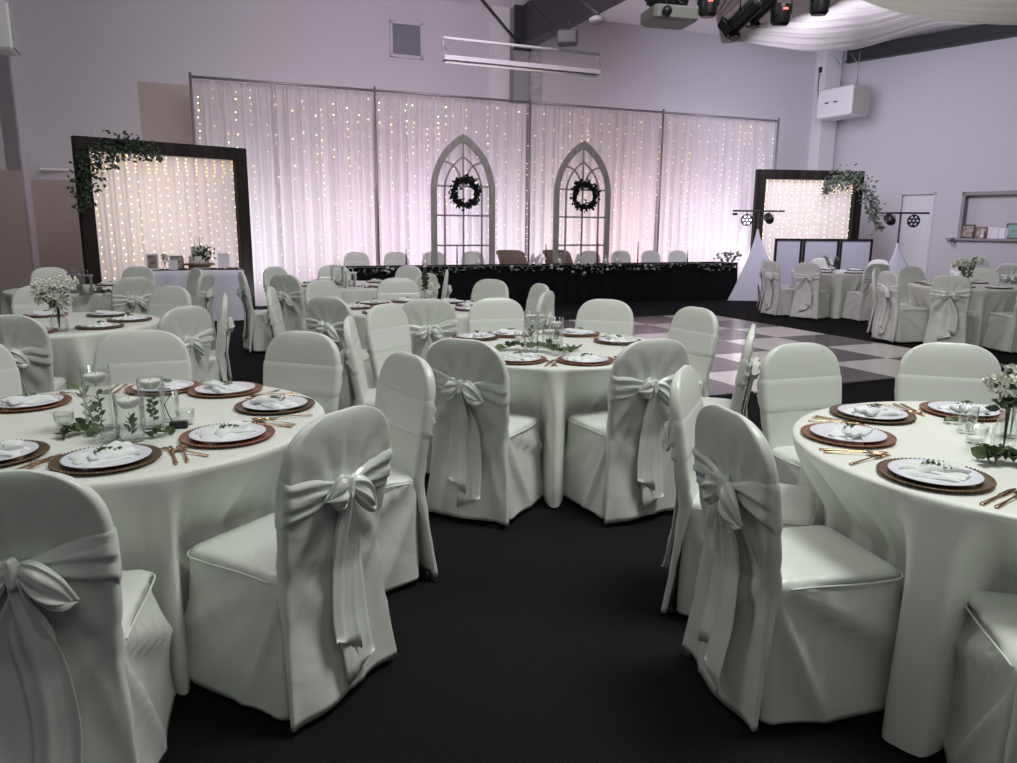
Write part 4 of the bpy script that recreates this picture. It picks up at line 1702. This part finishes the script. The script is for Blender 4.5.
# ------------------------------------------------------------------ panel screen (booth front)
SC0, SC1 = at_y(773, 262, 16.15), at_y(871, 262, 16.3)
d = Vector((SC1.x - SC0.x, SC1.y - SC0.y, 0))
LS = d.length
e = empty('panel_screen', (SC0.x, SC0.y, 0), math.atan2(d.y, d.x), 'three-panel screen of white stretch fabric in black frames', 'screen')
cuts = [0, LS * .285, LS * .66, LS]
zt1 = 1.30
for k in range(3):
    a, b_ = cuts[k] + .01, cuts[k + 1] - .01
    mb = MB()
    fw = .045
    mb.box(a + fw / 2, 0, zt1 / 2, fw, .04, zt1)
    mb.box(b_ - fw / 2, 0, zt1 / 2, fw, .04, zt1)
    mb.box((a + b_) / 2, 0, fw / 2, b_ - a - 2 * fw, .04, fw)
    mb.box((a + b_) / 2, 0, zt1 - fw / 2, b_ - a - 2 * fw, .04, fw)
    pf = mb.obj('panel_frame', M['black'], e, False)
    MB().box((a + b_) / 2, 0, zt1 / 2, b_ - a - 2 * fw, .006, zt1 - 2 * fw).obj('fabric_panel', M['screen'], pf, False)


# ------------------------------------------------------------------ light stands with white scrims
def stand(pxpole, pxl, pxr, ybar, Y, apexy, labs, bl, seed, lights):
    top = at_y(pxpole, ybar, Y)
    e = empty('lighting_stand', (top.x, Y, 0), 0, labs[0], 'light stand', 'lighting stands with white scrims')
    zt = top.z
    MB().tube([(0, 0, .25), (0, 0, zt)], .018, 10).obj('pole', M['black'], e)
    for k in range(3):
        a = k * 2 * PI / 3 + .5
        MB().tube([(0, 0, .75), (.55 * math.cos(a), .55 * math.sin(a), .02)], .013, 8).obj('leg', M['black'], e)
    xl, xr = at_y(pxl, ybar, Y).x - top.x, at_y(pxr, ybar, Y).x - top.x
    MB().tube([(xl, 0, zt), (xr, 0, zt)], .018, 8).obj('crossbar', M['black'], e)
    # scrim: stretched triangular pyramid, edges curving in
    za = at_y(pxpole, apexy, Y).z
    mb = MB()
    rows = []
    for j in range(13):
        f = j / 12
        row = []
        for k in range(48):
            a = 2 * PI * k / 48
            tri = .62 / max(.5, math.cos(((a - .5 + PI / 3) % (2 * PI / 3)) - PI / 3)) * .5
            rr = .02 + (1.0 + bl * max(0, math.cos(a - PI * 1.12)) ** 3) * tri * 1.35 * (f ** 1.35)
            row.append((rr * math.cos(a), rr * math.sin(a), za - (za - .02) * f))
        rows.append(row)
    mb.grid(rows, True, flip=True)
    o = mb.obj('stretch_scrim', M['scrim'])
    o.location = (top.x, Y, 0)
    tag(o, labs[1], 'scrim', 'white scrims over the lighting stands')
    for (px, py, kind, lb) in lights:
        p = at_y(px, py, Y)
        le = empty('stage_light', p, 0, lb, 'stage light', 'small stage lights on the stand bars')
        MB().tube([(0, 0, .04), (0, 0, zt - p.z)], .008, 6).obj('clamp', M['black'], le)
        if kind == 'par':
            mb = MB()
            R_ = Matrix.Rotation(-1.1, 3, 'X')
            mb.lathe([(0, -.1), (.07, -.1), (.085, -.06), (.095, .10), (.09, .10), (.08, .02), (0, .02)], 20, (0, 0, 0), rot=R_)
            mb.obj('lamp_housing', M['black'], le)
            MB().tube([(-.1, 0, .0), (-.1, 0, .08), (.1, 0, .08), (.1, 0, 0)], .008, 6).obj('yoke', M['black'], le)
        elif kind == 'clamp':
            MB().box(0, 0, 0, .09, .06, .05).obj('lamp_housing', M['black'], le, False)
        else:
            R_ = Matrix.Rotation(PI / 2, 3, 'X')
            mb = MB()
            mb.lathe([(0, -.05), (.08, -.05), (.12, 0), (.125, .03), (.11, .035), (.10, .02), (0, .02)], 24, (0, 0, 0), rot=R_)
            mb.obj('lamp_housing', M['black'], le)
            for k in range(7):
                a = k * 2 * PI / 6
                q = 0 if k == 6 else .075
                MB().lathe([(0, .025), (.026, .025), (.022, .036), (0, .040)], 14, (q * math.cos(a), 0, q * math.sin(a)), rot=R_).obj('lens', M['lens'] if 'lit' in kind else M['screen'], le)


stand(759, 733, 784.5, 211, 16.3, 229, ('black lighting stand with crossbar in front of the dark frame post', 'white triangular scrim beside the right end of the head table'), -.1, 1,
      [(735, 214, 'clamp', 'small black clamp at the bar end near the drape'), (746.5, 220, 'flower_lit', 'round multi-lens light glowing in front of the drape'), (769, 219, 'par', 'black par can in front of the warm frame drape')])
stand(901, 876, 929.5, 213, 15.2, 243, ('black lighting stand with crossbar in front of the white door', 'slim white scrim beneath the stand by the door'), .0, 2,
      [(890, 220, 'par', 'black par can on the bar left of the door'), (913, 221, 'flower', 'round multi-lens light in front of the white door')])

# ------------------------------------------------------------------ things on the hatch sill
for n, (px, w, h, m_, fm, lb) in enumerate(((969, .28, .31, 'photo', 'black', 'black framed photo at the corner of the hatch sill'), (982.5, .24, .26, 'photo', 'brown', 'brown framed photo second on the hatch sill'),
                                            (995, .22, .26, 'card', 'card', 'white card standing on the hatch sill'), (1004, .20, .24, 'card', 'card', 'second white card on the hatch sill'),
                                            (1015, .30, .34, 'photog', 'black', 'framed green and blue photo on the hatch sill'))):
    p = rw(t_at(px), .02, 1.32)
    photo_frame(p, math.atan2(DR.y, DR.x), w, h, m_, lb, .025, fm, group='frames on the hatch sill')
p = rw(t_at(986), -.07, 1.32)
mb = MB()
mb.ball((0, 0, .045), .045, 12, sz=1)
mb.ball((0, 0, .11), .03, 12)
mb.lathe([(0, .12), (.02, .13), (.012, .2), (0, .21)], 10)
o = mb.obj('figurine', M['petal'])
o.location = p
tag(o, 'small pale figurine in front of the brown framed photo on the sill', 'figurine')
p = rw(t_at(958.5), -.14, 1.27)
mb = MB()
greens(mb, (0, 0, .05), (0, -.02, -.12), 12, .07, .03, 3)
o = mb.obj('ivy_sprig', M['darkleaf'])
o.location = p
tag(o, 'small dark ivy sprig hanging off the hatch sill corner', 'foliage')

# ------------------------------------------------------------------ wall units
def ac_unit(loc, rz, label, sx=1.0, sy=.55, sz=.62):
    e = empty('heater_unit', loc, rz, label, 'heater', 'suspended heater units')
    MB().rbox(0, 0, 0, sx, sy, sz, .03).obj('housing', M['white'], e, False)
    MB().rbox(sx / 2 + .01, 0, 0, .03, sy - .06, sz - .04, .01).obj('grille', M['offwhite'], e, False)
    for x in (-.2, .05):
        MB().box(x, -sy / 2 - .005, .0, .1, .012, .03).obj('label_slot', M['black'], e, False)
    for x in (-.1, .35):
        MB().tube([(x, 0, sz / 2), (x, 0, sz / 2 + .75)], .012, 6).obj('hanger_rod', M['pipe'], e)
        MB().tube([(x - .25, 0, sz / 2 + .75), (x, 0, sz / 2 + .45)], .010, 6).obj('brace', M['pipe'], e)
    return e


q = at_y(843, 103, 19.0)
ac_unit((q.x, q.y, q.z), -1.12, 'white heater unit hanging from the eave at the far corner', 1.0, .62, .66)
q = at_y(-4, 26, 11.0)
e = ac_unit((q.x - .28, q.y, q.z), AL, 'white heater unit at the top left of the room', .9, .5, .62)
# plug and cable on the corner pillar
p = at_y(820, 75, 19.85)
mb = MB().box(0, 0, .12, .07, .05, .12)
mb.tube([(0, 0, .1), (-.03, 0, -.2), (.0, 0, -.5), (.05, 0, -.65)], .012, 6)
o = mb.obj('power_cable', M['black'], None)
o.location = p
tag(o, 'black plug and short cable on the white corner pillar', 'cable')
# small white bracket shelf on the wall beside the frame
p = wallpt(-2.2, 2.42)
o = MB().add([(-.28, 0, 0), (.25, 0, .02), (-.28, -.30, 0), (-.28, 0, -.06), (.25, 0, -.02), (-.28, -.30, -.03)], [(0, 2, 1), (3, 4, 5), (0, 3, 5, 2), (2, 5, 4, 1), (0, 1, 4, 3)]).obj('wall_bracket', M['white'], None, False)
o.location = p
o.rotation_euler = (0, 0, AL)
tag(o, 'small white wedge-shaped bracket on the wall beside the tall frame', 'bracket')

# ------------------------------------------------------------------ hanging lighting
# fluorescent batten hung below the rafter end
a, b_ = at_y(443.5, 58, 11.5), at_y(598.5, 73, 12.4)
c_ = (a + b_) / 2
d = b_ - a
e = empty('batten_light', c_, math.atan2(d.y, d.x), 'long unlit fluorescent batten hanging below the dark rafter', 'ceiling light')
e.rotation_euler = (0, -math.asin(d.z / d.length), math.atan2(d.y, d.x))
LB = d.length
mb = MB()
rows = []
for x in (-LB / 2, LB / 2):
    rows.append([(x, -.09, -.03), (x, .09, -.03), (x, .05, .04), (x, -.05, .04)])
mb.grid(rows, True, True, True, flip=True)
flat(mb.obj('batten_body', M['greysteel'], e), .5)
MB().tube([(-LB / 2 + .03, 0, -.05), (LB / 2 - .03, 0, -.05)], .019, 10).obj('tube', M['fluoro'], e)
MB().tube([(-LB / 2, 0, .27), (LB / 2, 0, .27)], .022, 8).obj('suspension_rail', M['greysteel'], e)
for x in (-LB / 2 + .01, LB / 2 - .01):
    MB().tube([(x, 0, .04), (x + .04, 0, .12), (x - .02, 0, .19), (x, 0, .27)], .008, 6).obj('hanging_chain', M['pipe'], e)


def par(px, py, Y, size, label, tilt, rz, red=False, shape='round'):
    p = at_y(px, py, Y)
    e = empty('hanging_stage_light', p, rz, label, 'stage light', 'black stage lights on the overhead truss')
    R_ = Matrix.Rotation(tilt, 3, 'X')
    mb = MB()
    if shape == 'round':
        mb.lathe([(0, -size), (size * .62, -size), (size * .8, -size * .75), (size * .85, size * .35), (size * .7, size * .7), (size * .3, size * .8), (0, size * .8)], 20, rot=R_)
    else:
        mb.lathe([(0, -size * 1.3), (size * .5, -size * 1.3), (size * .62, -size), (size * .6, size), (size * .4, size * 1.2), (0, size * 1.2)], 12, rot=R_)
        for k in range(4):   # barn doors
            a = k * PI / 2
            c0 = R_ @ Vector((size * .75 * math.cos(a), size * .75 * math.sin(a), -size * 1.5))
            R2 = R_ @ Matrix.Rotation(a, 3, 'Z') @ Matrix.Rotation(.5, 3, 'Y')
            mb.box(c0.x, c0.y, c0.z, .008, size * 1.1, size * .7, rot=R2)
    flat(mb.obj('lamp_housing', M['black'], e), .5)
    MB().tube([(-size * .9, 0, 0), (-size * .9, 0, size * 1.2), (size * .9, 0, size * 1.2), (size * .9, 0, 0)], size * .09, 6).obj('yoke', M['black'], e)
    MB().tube([(0, 0, size * 1.2), (0, 0, max(size * 1.3, at_y(745, -22, YT).z - p.z))], .012, 6).obj('hook_clamp', M['black'], e)
    if red:
        c0 = R_ @ Vector((0, -size * .86, .0))
        MB().box(0, -size * .88, size * .15, size * .4, .01, size * .14).obj('red_display', M['red'], e, False)
    return e


YT = 6.2
par(745, 14, YT, .105, 'long black barn-door stage light angled down before the swag', .9, .9, shape='long')
par(763, 7, YT + .1, .09, 'black stage light overlapping the barn-door light', 1.0, .7, shape='long')
par(781, 13, YT, .088, 'square-bodied black stage light with red display beside the barn-door light', .15, .1, True)
par(820, 3, YT, .085, 'black stage light alone at the top, farthest along the truss', .1, .3)
par(708, 5, YT, .085, 'black stage light with red display beside the projector', .05, 0, True)
par(657, 3, YT, .10, 'black barn-door light above the projector end', 1.1, -.8, shape='long')
par(680, 2, YT + .2, .07, 'small black stage light above the projector', 1.3, .3)
a, b_ = at_y(640, -22, YT), at_y(850, -22, YT)
e = empty('lighting_truss', a, 0, 'black lighting bar carrying the overhead stage lights', 'truss')
MB().tube([(0, 0, 0), b_ - a], .03, 10).obj('main_tube', M['black'], e)
for k in range(3):
    q = (b_ - a) * (k / 2)
    MB().tube([q, (q.x, q.y, CZ - a.z)], .012, 6).obj('drop_rod', M['black'], e)
# projector
p = at_y(669, 17, YT)
e = empty('projector', p, .25, 'grey ceiling projector hanging among the black stage lights', 'projector')
MB().rbox(0, 0, 0, .36, .28, .11, .02).obj('housing', M['alu'], e, False)
MB().tube([(0, 0, .05), (0, 0, .33)], .02, 8).obj('mount', M['black'], e)
MB().lathe([(0, 0), (.035, 0), (.035, .03), (0, .03)], 16, (-.09, -.14, 0), rot=Matrix.Rotation(PI / 2, 3, 'X')).obj('lens', M['black'], e)
# speaker on the rafter
p = at_y(567.5, 38, 12.0)
e = empty('speaker', p, AL - .5, 'small dark speaker mounted under the rafter', 'speaker')
MB().rbox(0, 0, 0, .30, .22, .20, .02).obj('cabinet', M['steel'], e, False)
MB().box(0, -.115, 0, .24, .01, .14).obj('speaker_grille', M['black'], e, False)
MB().tube([(0, 0, .1), (.05, 0, .32)], .015, 6).obj('bracket', M['black'], e)
p = at_y(597, 20, 11.6)
o = MB().lathe([(0, -.04), (.09, -.04), (.115, -.015), (.115, .02), (.06, .05), (0, .05)], 24).obj('ceiling_sensor', M['alu'])
o.location = p
tag(o, 'round pale fitting under the lower edge of the rafter', 'sensor')

# ceiling swags of cloth: folds run from the gathered corner outward


def swag(A, B, label, seed, folds, amp, sag=.1):
    r = random.Random(seed)
    p0 = r.uniform(0, 6)
    NU, NV = 60, 200
    A = [Vector(p) for p in A]
    B = [Vector(p) for p in B]

    def samp(L, f):
        g = f * (len(L) - 1)
        i = min(len(L) - 2, int(g))
        t = g - i
        q0, q1, q2, q3 = L[max(0, i - 1)], L[i], L[i + 1], L[min(len(L) - 1, i + 2)]
        return .5 * (2 * q1 + (q2 - q0) * t + (2 * q0 - 5 * q1 + 4 * q2 - q3) * t * t + (3 * q1 - q0 - 3 * q2 + q3) * t ** 3)
    rows = []
    for j in range(NV + 1):
        v = j / NV
        row = []
        for i in range(NU + 1):
            u = i / NU
            p = samp(A, u).lerp(samp(B, u), v)
            w = amp * (.25 + .75 * math.sin(PI * min(1, u * 1.6 + .1))) * (1 - .7 * u)
            z = w * (math.sin(v * folds * 2 * PI + p0 + u) + .45 * math.sin(v * folds * 4.7 * PI + 2 * u)) * sst(0, .03, v)
            row.append(tuple(p + Vector((0, 0, z - sag * math.sin(PI * u) * v))))
        rows.append(row)
    o = MB().grid(rows, False).obj('ceiling_swag', M['swag'])
    return tag(o, label, 'drapery', 'white cloth swags under the ceiling')


AY = at_y
swag([AY(722, 43, 15.2), AY(745, 41, 15.6), AY(775, 47, 16.4), AY(815, 52, 17.2), AY(850, 50, 17.9), AY(873, 45, 18.2), AY(935, 27, 16.6), AY(985, 24, 15.4), AY(1060, 20, 14.0)],
     [AY(714, 10, 14.8), AY(716, -12, 14.2), AY(735, -60, 12.6), AY(780, -90, 11), AY(830, -105, 10.4), AY(890, -110, 10), AY(960, -110, 10), AY(1040, -110, 10), AY(1140, -110, 10)],
     'white cloth swag gathered at the wall side and fanning across the ceiling', 1, 13, .07)
swag([AY(1100, 22, 8.6), AY(1020, 25, 8.6), AY(960, 22, 8.5), AY(900, 13, 8.4), AY(845, -6, 8.2)],
     [AY(1100, -60, 6.8), AY(1020, -60, 6.8), AY(960, -60, 6.8), AY(900, -60, 6.8), AY(845, -60, 6.8)],
     'nearer white cloth swag hanging in the upper corner', 2, 4, .03)

# ------------------------------------------------------------------ lights


def area(name, loc, target, size, power, color, sy=None, spread=None):
    l = bpy.data.lights.new(name, 'AREA')
    l.energy = power
    l.color = color
    l.size = size
    if sy:
        l.shape = 'RECTANGLE'
        l.size_y = sy
    if spread:
        l.spread = spread
    o = bpy.data.objects.new(name, l)
    col.objects.link(o)
    o.location = loc
    o.rotation_euler = (Vector(target) - Vector(loc)).to_track_quat('-Z', 'Y').to_euler()
    return o


def spot(name, loc, target, power, color, ang=1.6, blend=.9, r=.15):
    l = bpy.data.lights.new(name, 'SPOT')
    l.energy = power
    l.color = color
    l.spot_size = ang
    l.spot_blend = blend
    l.shadow_soft_size = r
    o = bpy.data.objects.new(name, l)
    col.objects.link(o)
    o.location = loc
    o.rotation_euler = (Vector(target) - Vector(loc)).to_track_quat('-Z', 'Y').to_euler()
    return o


w = bpy.data.worlds.new('world')
sc.world = w
w.use_nodes = True
bg = w.node_tree.nodes['Background']
bg.inputs[0].default_value = (.80, .86, .84, 1)
bg.inputs[1].default_value = .10
GRN = (.98, 1.0, .94)
area('room_light_front', (2.2, 3.0, 5.5), (1.0, 3.6, 0), 1.8, 205, GRN)
area('room_light_near', (.6, -.8, 4.2), (0, 3.0, .3), 1.6, 20, GRN)
area('room_light_left', (-3.4, 4.4, 5.6), (-2.4, 4.8, 0), 1.8, 70, GRN)
area('room_light_back', (4.0, 8.0, 5.6), (3.4, 7.6, 0), 2.0, 85, GRN)
# coloured area lights, unseen, added behind the drapes so the cloth glows evenly
for q, c, pw in ((.75, (.88, .90, 1), 20), (2.3, (.95, .80, .90), 22), (3.85, (1, .80, .96), 24), (5.4, (.88, .83, 1), 26), (6.95, (1, .88, .93), 26), (8.5, (1, .76, .82), 24), (10.1, (1, .80, .94), 26), (11.7, (.88, .83, 1), 28)):
    p = D0 + U * q + V * .95
    area('drape_backlight', (p.x, p.y, 1.5), (p.x - V.x, p.y - V.y, 1.75), 1.5, pw * 1.3, c, 2.6)
for q, c in ((1.0, (.85, .9, 1)), (2.9, (1, .75, .95)), (4.9, (.85, .78, 1)), (6.8, (1, .8, .95)), (8.9, (1, .74, .85)), (11.2, (.86, .80, 1))):
    p = D0 + U * q - V * .95
    spot('uplight', (p.x, p.y, .12), (p.x + V.x * .85, p.y + V.y * .85, 2.4), 42, c, 2.4, 1, .15)
n1 = Vector((-(FRp[1] - FLp[1]), FRp[0] - FLp[0], 0)).normalized()
fc1 = (Vector(FLp) + Vector(FRp)) / 2
area('frame_backlight', fc1 + n1 * .9 + Vector((0, 0, 1.5)), fc1 + Vector((0, 0, 1.35)), 2.2, 27, (1, .82, .76))  # unseen lights added behind both wooden frames to brighten their drapes
fc2 = Vector((6.6, 17.27, 0))
area('frame_backlight', fc2 + Vector((-.12, .95, 1.6)), fc2 + Vector((0, 0, 1.4)), 2.2, 24, (1, .88, .84))
# lavender wash over the upper walls
area('wall_wash_lavender', (-.5, 9.5, 4.9), (3.5, 17.3, 4.4), 2.5, 155, (1, .84, .98))
area('wall_wash_right', (5.6, 14.0, 4.2), (10.4, 19.0, 1.8), 1.5, 170, (.86, .85, 1))
area('wall_wash_left', (-3.0, 9.2, 5.2), (-7.0, 14.4, 3.2), 2.0, 52, (.94, .92, 1))
